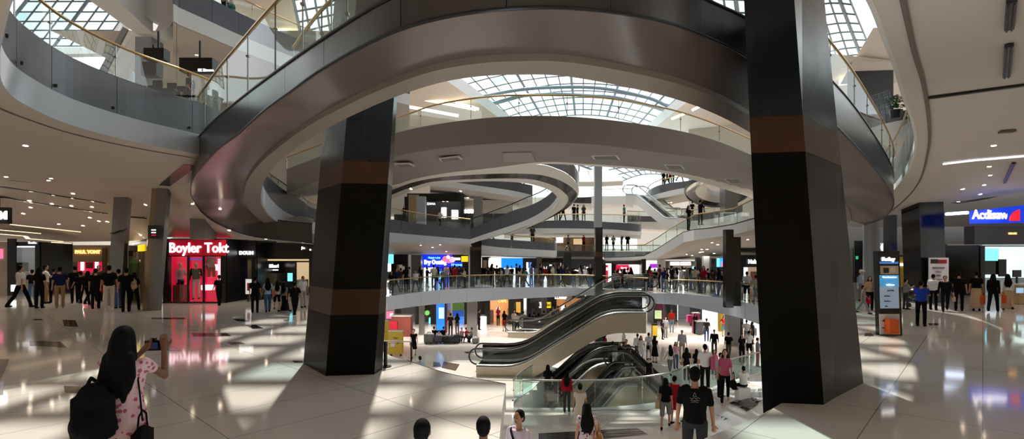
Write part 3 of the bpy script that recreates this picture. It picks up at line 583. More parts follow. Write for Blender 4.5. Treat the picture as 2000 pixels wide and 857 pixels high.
# ================================================================== roof lights
def skylight(corners, nu, nv, bulge=0., r=.06, every=4, label=None, dl=None):
    """A glazed roof: corners (near-left, near-right, far-right, far-left); glazing bars both ways and a rib every few bars."""
    A, B, C_, D = [Vector(c) for c in corners]; o = struct(empty('window_roof', (A+B+C_+D)/4))
    def at(u, v):
        p = A.lerp(B, u).lerp(D.lerp(C_, u), v); p.z += bulge*(1-(2*u-1)**2); return p
    pm = MB()
    for j in range(nv):
        for i in range(nu): pm.quad(at(i/nu, j/nv), at((i+1)/nu, j/nv), at((i+1)/nu, (j+1)/nv), at(i/nu, (j+1)/nv), 1 if R.random() < .10 else 0)
    pm.build('glazing', [M['pane'], M['panet']], o)
    b = MB()
    for i in range(nu+1): b.tube([at(i/nu, j/nv) for j in range(nv+1)], r*(2. if i % every == 0 else 1), 4)
    for j in range(nv+1): b.tube([at(i/nu, j/nv) for i in range(nu+1)], r, 4)
    b.build('glazing_bars', M['mull'], o)
    return o, at
o, at = skylight([S(840, 112, 50), S(1440, 120, 50), S(1278, 254, 74), S(1000, 254, 74)], 18, 10, 2.2, .075)
for pts in ([(945, 190), (1010, 178), (1076, 173), (1170, 174), (1262, 192), (1305, 210)], [(960, 205), (1015, 190), (1083, 186), (1150, 189), (1210, 194), (1312, 220)]):
    b = MB(); b.tube(cr([S(x, y-2, 60) for x, y in pts], 24), .2, 8); b.build('tie_beam', M['beam'], o, True)
skylight([S(1090, 306, 70), S(1350, 306, 70), S(1300, 342, 80), S(1215, 354, 80)], 9, 5, .6, .08)
skylight([Z(110, -70, 21), Z(310, -70, 21), Z(200, 90, 21), Z(-20, 90, 21)], 7, 8, 0, .06)
skylight([Z(1540, -60, 21), Z(1635, -60, 21), Z(1704, 106, 21), Z(1590, 126, 21)], 5, 9, .3, .07)
skylight([Z(1330, -60, 21), Z(1480, -60, 21), Z(1490, 90, 21), Z(1360, 80, 21)], 6, 6, 0, .08)
skylight([S(560, -50, 36), S(700, -60, 36), S(700, 50, 44), S(590, 82, 44)], 6, 6, 0, .09)
# the large roof light over the near hall, whose bars throw the pattern of light on the floor
skylight([(-12, 18, 23), (14, 18, 23), (14, 42, 23), (-12, 42, 23)], 12, 12, 0, .34, 30)
b = MB(); b.quad((-48, -12, 23.4), (52, -12, 23.4), (52, 16, 23.4), (-48, 16, 23.4)); struct(b.build('roof', M['beige']))
b = MB(); b.quad((14.5, 16, 23.4), (52, 16, 23.4), (52, 33, 23.4), (14.5, 33, 23.4)); struct(b.build('roof', M['beige'])); b = MB(); b.quad((-48, 16, 23.4), (-12.5, 16, 23.4), (-12.5, 33, 23.4), (-48, 33, 23.4)); struct(b.build('roof', M['beige']))
# ceilings beside the roof lights
n = 24
la = cr([Z(760, 60, 18), Z(800, 110, 18), Z(880, 163, 18), Z(940, 205, 18), Z(1000, 248, 18), Z(1030, 268, 18)], n); lb_ = cr([Z(100, 60, 18), Z(200, 110, 18), Z(300, 163, 18), Z(350, 205, 18), Z(400, 248, 18), Z(450, 268, 18)], n)
c_ = struct(empty('ceiling_upper_left', la[10])); b = MB(); b.grid([la, lb_]); b.build('soffit', M['beige'], c_); b = MB(); b.grid([la, up(la, 1.2)]); b.build('edge_fascia', M['white'], c_)
la = cr([Z(1490, 90, 18), Z(1470, 128, 18), Z(1430, 150, 18), Z(1355, 190, 18), Z(1281, 248, 18), Z(1262, 268, 18)], n); lb_ = cr([Z(1900, 135, 18), Z(1900, 140, 18), Z(1900, 150, 18), Z(1900, 190, 18), Z(1900, 248, 18), Z(1900, 268, 18)], n)
c_ = struct(empty('ceiling_upper_right', la[10])); b = MB(); b.grid([la, lb_]); b.build('soffit', M['beige'], c_); b = MB(); b.grid([la, up(la, 1.2)]); b.build('edge_fascia', M['white'], c_)
for pts, s in (((785, 186, 930, 214, 52), 4), ((890, 200, 935, 213, 52), 4), ((785, 206, 895, 226, 46), 4), ((1312, 232, 1336, 222, 52), 3), ((1352, 215, 1366, 208, 52), 3), ((480, 40, 615, 78, 40), 4), ((1640, 158, 1725, 152, 45), 4), ((1640, 164, 1665, 161, 45), 4)):
    A, B_ = S(pts[0], pts[1], pts[4]), S(pts[2], pts[3], pts[4]); b = MB(); b.tube([A, B_], .13, 6); tag(b.build('linear_ceiling_light', M['lampw']), 'white line of light below the upper ceiling', 'lamp', 'lines of light high in the hall')
b = MB(); b.poly([Z(430, -70, 20), Z(556, -70, 20), Z(588, 88, 20), Z(455, 88, 20)]); struct(b.build('ceiling_upper_left', M['beige']))
# far slab below the second roof light
b = MB(); P = [S(1110, 346, 60), S(1180, 336, 62), S(1214, 352, 60), S(1217, 362, 56), S(1180, 364, 54), S(1120, 364, 54)]; b.prism(P, (0, 0, .5)); struct(b.build('ceiling_far', M['beige']))
# outer walls of the hall
wl = struct(empty('wall_back', (0, 82, 8))); b = MB(); b.quad((-70, 82, -4), (80, 82, -4), (80, 82, 11.5), (-70, 82, 11.5)); b.build('plaster', M['offwhite'], wl)
wl = struct(empty('wall_left', (-48, 40, 8))); b = MB(); b.quad((-48, -10, -4), (-48, 82, -4), (-48, 82, 20), (-48, -10, 20)); b.build('plaster', M['offwhite'], wl)
wl = struct(empty('wall_right', (52, 40, 8))); b = MB(); b.quad((52, -10, -4), (52, 82, -4), (52, 82, 18), (52, -10, 18)); b.build('plaster', M['offwhite'], wl)
wl = struct(empty('wall_rear', (0, -12, 3))); b = MB(); b.quad((-48, -12, -4), (52, -12, -4), (52, -12, 23.4), (-48, -12, 23.4)); b.build('plaster', M['tan'], wl)
b = MB(); b.quad((-48, -12, REARH), (52, -12, REARH), (52, 3., REARH), (-48, 3., REARH)); struct(b.build('ceiling_rear', M['beige']))
# ================================================================== escalators
def escalator(label, pts, w=1.7, deckh=.45, depth=.55, name='escalator', railm='rubber', trussm='bronze'):
    """pts: four points of the near edge at step level, from one end to the other."""
    P = [Vector(p) for p in pts]; e = (P[3]-P[0]); e.z = 0; e.normalize(); nn = Vector((-e.y, e.x, 0))
    if nn.y < 0: nn = -nn
    root = empty(name, (P[0]+P[3])/2, label, 'escalator', 'escalators')
    Q = []                                             # path with softened knees
    for i, p in enumerate(P):
        if 0 < i < 3:
            a, c = (P[i-1]-p), (P[i+1]-p); k = min(.9, a.length*.4, c.length*.4); a = a.normalized()*k; c = c.normalized()*k
            for t in (0, .25, .5, .75, 1): Q.append((p+a)*(1-t)**2+p*2*t*(1-t)+(p+c)*t*t)
        else: Q.append(p)
    def off(s, dz): return [p+nn*s+Vector((0, 0, dz)) for p in Q]
    b = MB(); A, B = off(0, deckh-.02), off(0, -depth); C_, D = off(w, -depth), off(w, deckh-.02)
    b.grid([A, B, C_, D]); b.poly([A[0], B[0], C_[0], D[0]]); b.poly([A[-1], B[-1], C_[-1], D[-1]]); b.build('truss', M[trussm], root)
    for s in (0, w-.3):
        b = MB(); X = [off(s-.02, deckh), off(s+.30, deckh+.02)]; b.grid([off(s-.02, deckh-.1)]+X); b.build('deck_strip', M['steel'], root, True)
        t = .3 if s == 0 else w-.3; b = MB(); b.grid([off(t, deckh), off(t, -.1)]); b.build('skirt', M['rubber'], root, True, .02)
    b = MB(); L = P[1]; H = P[2]; k = max(4, int((H-L).length/.32)); rows = []
    for s in (.3, w-.3):
        r = [P[0]+nn*s, L+nn*s]
        for i in range(k):
            a = L.lerp(H, i/k); c = L.lerp(H, (i+1)/k); hi = a if a.z > c.z else c
            r += [Vector((a.x, a.y, hi.z))+nn*s, Vector((c.x, c.y, hi.z))+nn*s]
        r += [P[3]+nn*s]; rows.append(r)
    b.grid(rows); b.build('steps', M['step'], root)
    for s in (.15, w-.15):
        b = MB(); b.grid([off(s, deckh), off(s, deckh+.82)]); far_ = s > 1 and railm != 'steel'; b.build('balustrade_panel' if far_ else 'glass_panel', M['blackg'] if far_ else M['escglass'], root, True, .015)
        hr = off(s, deckh+.88); a0, a1 = hr[0], hr[-1]; lo = []
        for q, d_ in ((a0, -e), (a1, e)):
            lo.append([q+d_*(.42*math.sin(t))+Vector((0, 0, -.42*(1-math.cos(t)))) for t in [math.pi*j/8 for j in range(9)]])
        b = MB(); b.tube(lo[0][::-1]+hr[1:-1]+lo[1], .045, 8); b.build('handrail', M[railm], root, True)
        b = MB(); b.tube([p+Vector((0, 0, -.05)) for p in hr], .025, 6); b.build('handrail_guide', M['steel'], root, True)
    return root
escalator('near escalator rising from the lower floor, brushed bronze side panel facing us', [V(930, 27.2, -3.95), V(1014, 27, -3.95), V(1186, 26.2, -1.0), V(1262, 26, -1.0)], 1.9, .5)
escalator('far escalator that reaches the upper gallery behind the bronze one', [V(992, 39.5, -3.95), V(1046, 39, -3.95), V(1192, 34.4, -.28), V(1252, 33.2, -.28)], 2.2, .45)
escalator('escalator in the glass-walled pit sinking to the left', [V(1020, 26.4, -6.8), V(1045, 26.5, -6.7), V(1168, 28, -3.95), V(1236, 28, -3.95)], 1.7)
escalator('escalator in the glass-walled pit sinking to the right', [V(1195, 27., -4.0), V(1226, 27, -4.0), V(1345, 25.6, -6.6), V(1380, 25.5, -6.8)], 1.5)
escalator('short front flight in the glass-walled pit, dark under its arch', [V(1100, 23.9, -6.7), V(1132, 24.0, -6.6), V(1219, 25.0, -4.35), V(1245, 25.0, -4.35)], 1.4)
escalator('white escalator high at the back below the curved upper balcony', [V(1222, 50, 7.9), V(1242, 50, 7.9), V(1300, 46.6, 5.3), V(1322, 46, 5.3)], 1.8, trussm='white', railm='steel')
railing('pit_railing', up(PITc[1:], .03), [1.16-.06*k/38 for k in range(len(PITc)-1)], 'curved greenish glass enclosure around the sunken escalators', m='penglass', rail='steel', panes=9, railr=.04, cat='balustrade')
PBc = [PITc[0]+Vector((0, 0, .03)), PITc[0]+Vector((.1, .6, .03)), V(1022, 23.2, -3.96), V(1040, 24.4, -3.96)]
railing('pit_railing', cr(PBc, 12), 1.16, 'short glass end panel at the left corner of the pit enclosure', m='penglass', rail='steel', panes=2, cat='balustrade')
railing('glass_railing', [V(1262, 26.05, -.75), V(1262, 28, -.6), V(1262, 32, -.3)], 1.0, 'glass side of the landing at the top of the bronze escalator', panes=2, rail='dsteel', cat='balustrade')
b = MB(); b.hexa([V(1240, 27.9, -1.3), V(1262, 26.1, -1.3), V(1262, 32.3, -.6), V(1225, 33, -.6), V(1240, 27.9, -1.02), V(1262, 26.1, -1.02), V(1262, 32.3, -.3), V(1225, 33, -.3)]); struct(b.build('landing_slab', M['colpale']))

# ================================================================== shops
def W(px, d): return (px-CX)*d/F
def shop(label, px0, px1, d, z0, zt, zs, board=None, texts=(), back=M['offwhite'], lights=1, panels=(), goods=(), jamb=M['black'], dep=2.2, glass=True, name='storefront', lampm=None, group=None):
    """A shop unit: piers, sign board with lettering, back wall, lit ceiling, window glass; panels and goods as (px0, px1, row0, row1, material, metres behind the front)."""
    x0, x1 = W(px0, d), W(px1, d); cx = (x0+x1)/2; r = empty(name, (cx, d, z0), label, 'shop', group)
    for x in (x0+.12, x1-.12): b = MB(); b.box((x, d+.15, (z0+zs)/2), (.12, .15, (zs-z0)/2)); b.build('pier', jamb, r)
    if board is not None: b = MB(); b.box((cx, d+.1, (zs+zt)/2), ((x1-x0)/2, .16, (zt-zs)/2)); b.build('sign_board', board, r)
    b = MB(); b.box((cx, d+dep, (z0+zt)/2), ((x1-x0)/2, .05, (zt-z0)/2)); b.build('rear_wall', back, r)
    for x, s_ in ((x0-.02, -1), (x1+.02, 1)): b = MB(); b.box((x, d+dep/2+.1, (z0+zt)/2), (.018, dep/2, (zt-z0)/2)); b.build('side_cladding', jamb, r)
    for x in (x0+.02, x1-.02): b = MB(); b.box((x, d+dep/2+.2, (z0+zt)/2), (.02, dep/2-.2, (zt-z0)/2)); b.build('side_wall', back, r)
    b = MB(); b.box((cx, d+dep/2+.2, zt-.05), ((x1-x0)/2-.05, dep/2-.2, .04)); b.build('ceiling_panel', back, r)
    for k in range(lights):
        b = MB(); b.box((x0+(x1-x0)*(k+.5)/lights, d+dep*.5, zt-.13), ((x1-x0)/lights*.36, .18, .03)); b.build('ceiling_lamp', lampm or M['lampc'], r)
    if glass: b = MB(); b.box((cx, d+.06, (z0+zs)/2), ((x1-x0)/2-.24, .015, (zs-z0)/2)); b.build('shop_window', M['shopglass'], r)
    for p in panels:
        a, c, r0, r1, m = p[:5]; dd = d+(p[5] if len(p) > 5 else dep-.12); A, B = S(a, r1, dd), S(c, r0, dd)
        b = MB(); b.box((A+B)/2, ((B.x-A.x)/2, .03, (B.z-A.z)/2)); b.build(p[6] if len(p) > 6 else 'display_panel', m, r)
    for g in goods:
        a, c, r0, r1, m = g[:5]; dd = d+(g[5] if len(g) > 5 else .9); A, B = S(a, r1, dd), S(c, r0, dd)
        b = MB(); b.box((A+B)/2, ((B.x-A.x)/2, .22, (B.z-A.z)/2)); o = b.build(g[6] if len(g) > 6 else 'display_stand', m, r); bv = o.modifiers.new('bevel', 'BEVEL'); bv.width = .03
    for t in texts:
        s, px, py, h, m = t[:5]; p = S(px, py, d-.16); o = text(s, p, h*d/F, m, r, bold=t[5] if len(t) > 5 else 0., sx=t[6] if len(t) > 6 else 1.)
    return r
wt = E('letters_white', (255, 250, 250), 2.2); gt = E('letters_gold', (255, 196, 110), 1.6)
whbox = E('white_lightbox', (250, 250, 250), 1.25); blbox = E('blue_lightbox', (20, 120, 225), 1.3); cybox = E('cyan_lightbox', (120, 225, 235), 1.2); navy = mat('navy_board', (16, 20, 34), .3)
royal = E('royal_lightbox', (16, 40, 190), 1.1); redb = E('red_lightbox', (205, 14, 62), .9); redl = E('red_wall', (205, 18, 60), .55); pinkb = E('pink_lightbox', (235, 110, 150), 1.1); purp = E('purple_lightbox', (150, 40, 190), 1.1); violet = E('violet_screen', (92, 70, 170), .8)
warm = mat('warm_shop_wall', (190, 160, 120), .6); darkw = mat('dark_shop_wall', (40, 38, 38), .6); gold_ = E('amber_lightbox', (230, 170, 70), 1.); tealbox = E('teal_screen', (60, 170, 190), .9); yel = E('yellow_lightbox', (226, 200, 30), 1.)
cream = mat('cream_goods', (214, 200, 180), .6); greyg = mat('grey_goods', (120, 122, 126), .6); redg = mat('red_goods', (150, 30, 40), .6); blackgd = mat('dark_goods', (34, 33, 36), .6)
# the pink lit shop
shop('pink-red lit shop with large glowing white letters on black', 318, 440, 25.9, 0, 3.25, 2.35, M['black'], [('Boyler Tokt', 388, 484.5, 27, E('letters_pinkwhite', (255, 225, 232), 2.2), .012, .88)], redl, 3, lampm=E('pink_lamp', (255, 200, 215), 2.5),
     panels=[(366, 370, 500, 593, M['black'], -.02, 'mullion'), (396, 400, 500, 593, M['black'], -.02, 'mullion'), (435, 441, 498, 593, M['black'], -.02, 'mullion'), (318, 440, 589, 593, M['black'], -.05, 'plinth'), (323, 365, 504, 514, redb), (352, 364, 512, 530, blackgd, 2.0), (338, 350, 514, 526, blackgd, 2.0), (404, 415, 518, 527, blackgd, 2.0), (414, 426, 516, 528, whbox, 2.0), (426, 436, 505, 560, E('pink_pale', (255, 205, 220), 1.2), 2.0), (371, 396, 504, 508, violet, 2.0)],
     goods=[(342, 362, 556, 588, redg, .6, 'display_plinth'), (398, 420, 541, 556, redb, .9, 'display_plinth'), (397, 415, 556, 566, whbox, .6, 'display_plinth'), (398, 434, 566, 589, redb, .6, 'display_plinth')])
b = MB(); c = S(386, 483.5, 25.80)
b.box(c, (1.42, .02, .40)); tag(b.build('sign_backlight', E('red_glow', (150, 4, 30), .5)), 'glowing red panel behind the big white shop letters', 'sign')
shop('narrow black shop with small white letters and a grey poster', 441, 500, 27.2, 0, 3.2, 2.3, M['black'], [('DOUN', 481, 494, 9, wt, .012)], darkw, 1,
     panels=[(443, 468, 503, 582, greyg, .12, 'poster'), (449, 460, 518, 575, mat('poster_pale', (190, 188, 186), .5), .1, 'poster_figure'), (452, 461, 530, 545, redg, .08, 'poster_scarf'), (484, 498, 504, 572, M['tan'], .15, 'door_panel'), (445, 467, 577, 582, whbox, .06, 'foot_light')])
e = empty('poster_stand', S(485, 574, 26.6), 'small lit poster on a stand beside the black shop', 'sign'); b = MB(); A, B = S(478.5, 576, 26.6), S(492.5, 543, 26.6); b.box((A+B)/2, ((B.x-A.x)/2, .05, (B.z-A.z)/2)); b.build('frame', M['black'], e)
b = MB(); A, B = S(480, 574, 26.5), S(491, 545, 26.5); b.box((A+B)/2, ((B.x-A.x)/2, .02, (B.z-A.z)/2)); b.build('poster', E('poster_glow', (225, 225, 225), .5), e); b = MB(); b.box(S(485.5, 560, 26.47), (.07, .01, .2), .0); b.build('picture', redg, e); b = MB(); b.box(S(485, 582, 26.6), (.03, .03, .22)); b.build('foot', M['black'], e)
shop('dark shop with violet screen and warm ceiling light beside the black column', 500, 612, 28.2, 0, 3.1, 2.25, M['black'], [('Eihar!', 535, 519.5, 8, wt, .012), ('TANNT', 598, 472, 5, wt), ('Jin', 592, 484, 7, wt), ('a', 606, 487, 7, wt)], darkw, 2, dep=4,
     panels=[(503, 517, 511, 562, violet, .3, 'screen'), (503, 518, 505, 510, redb, .2, 'tag'), (520, 578, 511, 533, M['blackg'], .9, 'board'), (527, 543, 526, 528, wt, .85, 'strap_line'), (504, 607, 506, 509, E('warm_bar', (220, 190, 140), .8), .25, 'light_bar'), (580, 607, 512, 560, E('warm_wall', (200, 175, 135), .7), 3.5), (562, 571, 533, 549, cybox, 1.0, 'screen'), (565, 569, 549, 575, M['black'], 1.0, 'screen_stand')],
     goods=[(540, 556, 550, 575, blackgd, 2.), (582, 600, 545, 572, cream, 2.4)], glass=False)
# left-hand shops
e = empty('hanging_sign', S(5, 420, 24), 'black sign with a white letter M hanging at the left edge', 'sign'); b = MB(); A, B = S(-22, 437, 24), S(19, 405, 24); b.box((A+B)/2, ((B.x-A.x)/2, .12, (B.z-A.z)/2)); b.build('board', M['black'], e); text('XM', S(-2, 421, 23.84), .52, wt, e, bold=.02)
b = MB(); b.box((B+Vector((-.5, 0, .7))), (.03, .03, .7)); b.build('hanger', M['dsteel'], e)
shop('pale shop front at the left edge with a thick black portal', -60, 76, 30.4, 0, 3.2, 2.95, M['black'], [('Samba', 63, 474, 6, wt)], mat('cool_shop_wall', (150, 152, 156), .4), 3,
     panels=[(-60, 15, 472, 577, M['offwhite'], -.05, 'panel'), (-60, 5, 486, 505, pinkb, -.12, 'poster'), (15, 32, 466, 577, M['black'], -.1, 'portal'), (70, 77, 478, 577, M['black'], -.1, 'portal'), (34, 68, 480, 483, whbox, .6, 'light_bar'), (22, 31, 556, 569, whbox, -.2, 'light_panel')], goods=[(36, 50, 512, 560, blackgd, 1.3), (50, 66, 530, 565, cream, 1.4)])
shop('tan shop with small gold letters and a red window display', 76, 232, 36.5, 0, 3.1, 1.9, M['tan'], [('PAUL YONT', 171, 492, 9, gt, .02)], M['tan'], 4, lampm=M['lampw'],
     panels=[(78, 82, 472, 563, M['black'], .0, 'portal'), (113, 150, 505, 530, M['brown'], .1, 'panel'), (97, 113, 514, 526, E('blue_screen', (30, 60, 190), 1.), .0, 'screen'), (153, 199, 508, 532, redb, .05, 'window_display'), (155, 195, 498, 504, E('cream_bar', (255, 225, 190), 1.6), .0, 'light_bar'), (124, 150, 504, 507, E('cream_bar', (255, 225, 190), 1.6), .0, 'light_bar'), (158, 164, 506, 528, whbox, .0, 'cut_out'), (186, 192, 510, 528, whbox, .0, 'cut_out'), (168, 182, 512, 524, mat('crimson', (120, 10, 24), .5), .0, 'cut_out'), (82, 97, 478, 566, mat('tan_light', (160, 134, 96), .5), -.2, 'pilaster'), (200, 208, 484, 560, M['brown'], -.1, 'pilaster')], goods=[(100, 112, 535, 560, cream, .8), (212, 230, 520, 560, redg, 1.)])
shop('dim shop with two warm lit windows behind the slim grey column', 232, 268, 35, 0, 3.0, 2.2, M['shade'], [], darkw, 1, panels=[(233, 250, 507, 530, E('warm_window', (250, 226, 180), 1.3), .1, 'lit_window'), (252, 264, 521, 531, whbox, .1, 'lit_window'), (250, 265, 490, 500, M['black'], -.2, 'board')])
e = empty('side_shop', W_ if False else S(282, 580, 24.5), 'glass sided shop with a yellow sign beside the grey column', 'shop'); A, B = V(262, 33, 0), V(287, 23.6, 0)
b = MB(); b.grid([[A, B], up([A, B], 2.55)]); b.build('glass_wall', M['shopglass'], e); b = MB(); b.grid([up([A, B], 2.55), up([A, B], 3.2)]); b.build('sign_band', M['blackg'], e)
q = [A+Vector((-1.4, .2, 0)), B+Vector((-1.3, .6, 0))]; b = MB(); b.grid([q, up(q, 3.)]); b.build('inner_wall', mat('mid_shop_wall', (128, 120, 104), .5), e)
for t in (.02, .35, .7, .98): p = A.lerp(B, t); b = MB(); b.box(p+Vector((0, 0, 1.3)), (.05, .05, 1.3)); b.build('mullion', M['tan'], e)
A2, B2 = A.lerp(B, .45), A.lerp(B, .9); b = MB(); b.grid([up([A2, B2], 2.62), up([A2, B2], 2.95)]); o = b.build('yellow_sign', yel, e, solid=.03); o.location.x -= .05
p = A.lerp(B, .6)+Vector((-.5, .2, 0)); b = MB(); b.tube([p, p+Vector((0, 0, 2.)), p+Vector((.0, .0, 2.3))], [.2, .3, .05], 10); b.build('green_display', mat('green_goods', (90, 120, 70), .7), e)
e = empty('blade_sign', S(300, 453, 22.2), 'small black blade sign fixed to the grey column', 'sign'); b = MB(); A, B = S(292, 466, 22.2), S(309, 440, 22.2); b.box((A+B)/2, ((B.x-A.x)/2, .1, (B.z-A.z)/2)); b.build('board', M['black'], e)
for r0 in (449, 454, 459): b = MB(); b.box(S(300, r0, 22.08), (.09, .01, .02)); b.build('mark', redb if r0 == 459 else wt, e)

# shops on the gallery across the hall (d = 46, behind the brass rails)
D = 46
shop('gallery shop with a cyan-white lightbox above white windows', 744, 769, D, 0, 2.42, 1.6, cybox, [], whbox, 2, goods=[(757, 764, 530, 546, blackgd)])
shop('gallery shop under a plain navy board', 769, 796, D, 0, 2.42, 1.5, navy, [], M['offwhite'], 2, panels=[(772, 780, 515, 540, cream, 1.0), (786, 794, 512, 520, blackgd, 1.1)], goods=[(778, 784, 528, 546, redg)])
shop('gallery shop with the bright royal blue sign and pink discs', 821, 884, D, 0, 2.42, 1.25, royal, [('Bay Owning', 850, 512, 11, wt, .03, .80), ('Happy a joy', 848, 503, 5, cybox, .01)], darkw, 2, panels=[(828, 850, 521, 549, whbox, .4, 'lit_window'), (853, 877, 524, 549, E('blue_poster', (30, 70, 220), 1.), .5, 'poster'), (868, 877, 521, 536, pinkb, .45, 'poster'), (856, 864, 530, 545, cybox, .42, 'poster')])
for px, py, rr_, m in ((870, 506, 6, pinkb), (877, 508, 6, pinkb), (883, 507, 5.5, E('pale_pink', (250, 190, 210), 1.1)), (875, 502, 3.5, whbox)):
    b = MB(); p = S(px, py, D-.35); b.tube([p, p+Vector((0, .12, 0))], rr_*D/F, 20); tag(b.build('sign_disc', m), 'round pink disc on the royal blue shop sign', 'sign', 'pink discs on the blue sign')
shop('gallery shop with a small blue name board and white arched light', 884, 914, D, 0, 2.42, 1.3, M['black'], [('Nornet', 892, 517, 7, cybox, .01)], darkw, 1, panels=[(884, 903, 511, 521, royal, -.08, 'name_board'), (887, 899, 503, 508, whbox, -.08, 'arched_light'), (901, 914, 500, 511, yel, -.1, 'yellow_tag'), (905, 914, 522, 549, greyg, .3)])
shop('gallery shop with tan wall and hanging red garment', 938, 956, D, 0, 2.2, 1.9, M['black'], [], warm, 1, goods=[(954, 958, 528, 542, redg, .5)])
shop('gallery shop with the plain white lightbox', 954, 979, D, 0, 2.1, 1.25, whbox, [('o', 961, 512, 4, M['shade'])], whbox, 1, panels=[(955, 966, 522, 549, darkw, .3)], goods=[(960, 964, 528, 545, redg, .6), (968, 974, 532, 548, cream, .5)])
shop('gallery shop with the plain sky blue lightbox', 979, 1021, D, 0, 2.1, 1.2, blbox, [], whbox, 1, panels=[(980, 1000, 525, 549, greyg, .3), (1000, 1020, 522, 549, whbox, .3, 'lit_window'), (984, 992, 534, 548, cream, .25)])
shop('gallery shop with blue and white edge strips', 1021, 1048, D, 0, 2.1, 1.2, M['gdark'], [], E('pale_blue_wall', (190, 205, 225), .8), 1, panels=[(1028, 1032, 512, 549, whbox, -.05), (1034, 1038, 512, 549, E('strip_blue', (70, 130, 230), 1.), -.05)])
shop('dark gallery shop with a tall white light slot', 1048, 1101, D, 0, 2.1, 1.7, M['black'], [('DOF', 1077, 518, 4, wt)], darkw, 1, panels=[(1062, 1068, 520, 549, whbox, .4, 'light_slot'), (1095, 1099, 513, 549, whbox, .1, 'light_slot'), (1076, 1088, 520, 549, greyg, .6)])
shop('dark gallery shop with pale handbags below small white letters', 1115, 1164, D, 0, 2.0, 1.2, M['gdark'], [('Ion', 1145, 522, 6, wt), ('Hetaliy', 1129, 528, 4.5, wt)], darkw, 2, goods=[(1120, 1128, 534, 541, cream), (1130, 1137, 533, 540, greyg), (1140, 1148, 533, 541, cream), (1151, 1158, 534, 541, greyg), (1122, 1134, 543, 549, cream), (1142, 1156, 543, 549, cream)])
shop('gallery shop with tall red and white panels', 1178, 1200, D, 0, 2.0, 1.6, M['gpanel'], [], whbox, 1, panels=[(1183, 1188, 517, 549, redb, .2), (1194, 1200, 512, 549, M['tan'], .1), (1184, 1187, 522, 528, whbox, .15)])
shop('gallery shop with a red banner over a pale interior', 1200, 1256, D, 0, 2.0, 1.5, M['gpanel'], [('Simply', 1219, 523, 5, wt)], whbox, 2, panels=[(1203, 1228, 517, 528, redb, -.06, 'banner'), (1228, 1234, 520, 530, pinkb, .2)], goods=[(1206, 1214, 533, 546, redg), (1224, 1236, 535, 548, cream)])
shop('gallery shop with a purple and white lightbox', 1262, 1290, 44, 0, 1.9, 1.1, whbox, [('Luft', 1279, 527, 5, cybox)], M['offwhite'], 1, panels=[(1269, 1288, 515, 523, purp, -.08, 'lightbox')])
shop('gallery shop with twin white sign boxes over bright doors', 1300, 1352, 43, 0, 1.85, 1.3, M['shade'], [('Meadalla', 1339, 515, 5, M['shade'])], darkw, 2, panels=[(1309, 1327, 511, 518, whbox, -.1, 'sign_box'), (1329, 1349, 511, 518, whbox, -.1, 'sign_box'), (1302, 1315, 527, 549, whbox, .4, 'lit_window'), (1320, 1326, 527, 549, whbox, .4, 'lit_window'), (1333, 1341, 527, 549, whbox, .4, 'lit_window'), (1343, 1350, 525, 549, M['offwhite'], .4)])
shop('narrow gallery shop with cyan screen over red goods', 1351, 1362, 43, 0, 1.85, 1.4, greyg, [], M['offwhite'], 1, panels=[(1352, 1361, 520, 525, cybox, -.05)], goods=[(1354, 1360, 530, 540, redg)])
shop('gallery shop with a blue and pink glowing screen', 1388, 1424, 41, 0, 2.1, 1.2, M['gdark'], [], darkw, 1, panels=[(1400, 1414, 504, 521, E('azure', (60, 150, 240), 1.2), -.1, 'screen'), (1400, 1405, 504, 521, cybox, -.14, 'screen'), (1409, 1414, 512, 521, pinkb, -.14, 'screen'), (1399, 1407, 535, 549, whbox, .3)])
shop('gallery shop with a black board and white letters beside the big column', 1446, 1500, 38, 0, 2.4, 1.5, M['black'], [('Nolac', 1472, 511, 11, wt, .015, .8)], cream, 2, panels=[(1447, 1500, 484, 491, M['black'], -.1, 'bulkhead'), (1466, 1480, 530, 556, redg, .5), (1449, 1460, 522, 555, whbox, .6)])
# shops below the gallery
zt0 = -1.2
shop('lower shop with red and white poster wall', 740, 776, 47, -4, zt0, -1.6, M['shade'], [], M['offwhite'], 2, panels=[(755, 768, 608, 622, pinkb, .1), (762, 768, 612, 618, whbox, .05)], goods=[(757, 770, 622, 640, redg)])
shop('black lower shop with small ceiling spots', 777, 816, 47, -4, zt0, -1.5, M['black'], [], darkw, 1, goods=[(782, 792, 620, 638, greyg)])
shop('black lower shop with a round green sign', 822, 846, 47, -4, zt0, -1.5, M['black'], [], darkw, 1, goods=[(838, 846, 620, 640, cybox)])
b = MB(); p = S(834, 611, 46.7); b.tube([p, p+Vector((0, .12, 0))], .22, 20); tag(b.build('round_sign', E('green_sign', (110, 190, 90), .8)), 'round green sign on the black lower shop', 'sign')
shop('lower shop with bright picture walls and blue shapes', 846, 912, 47, -4, zt0, -1.5, M['tan'], [], cream, 2, panels=[(862, 880, 592, 604, E('sky_poster', (90, 120, 170), .7), .2, 'poster'), (884, 908, 590, 606, E('green_poster', (90, 120, 60), .6), .2, 'poster'), (884, 906, 606, 618, E('blue_poster2', (40, 80, 170), .8), .2, 'poster'), (850, 880, 606, 616, cream, .3)], goods=[(890, 905, 618, 636, blbox)])
shop('lower shop with a white counter between columns', 930, 952, 47, -4, zt0, -1.6, M['white'], [], darkw, 1, goods=[(937, 950, 618, 634, whbox, -.6, 'counter')])
shop('lower shop with golden letters over a warm interior', 952, 998, 47, -4, zt0, -1.6, M['brown'], [('GLOBE', 966, 581, 5, wt), ('CAFE', 981, 588, 7, gt, .01)], E('warm_lit', (200, 150, 90), .8), 3, lampm=M['lampw'], goods=[(956, 964, 605, 630, redg), (970, 976, 600, 615, whbox), (984, 996, 615, 634, blackgd)])
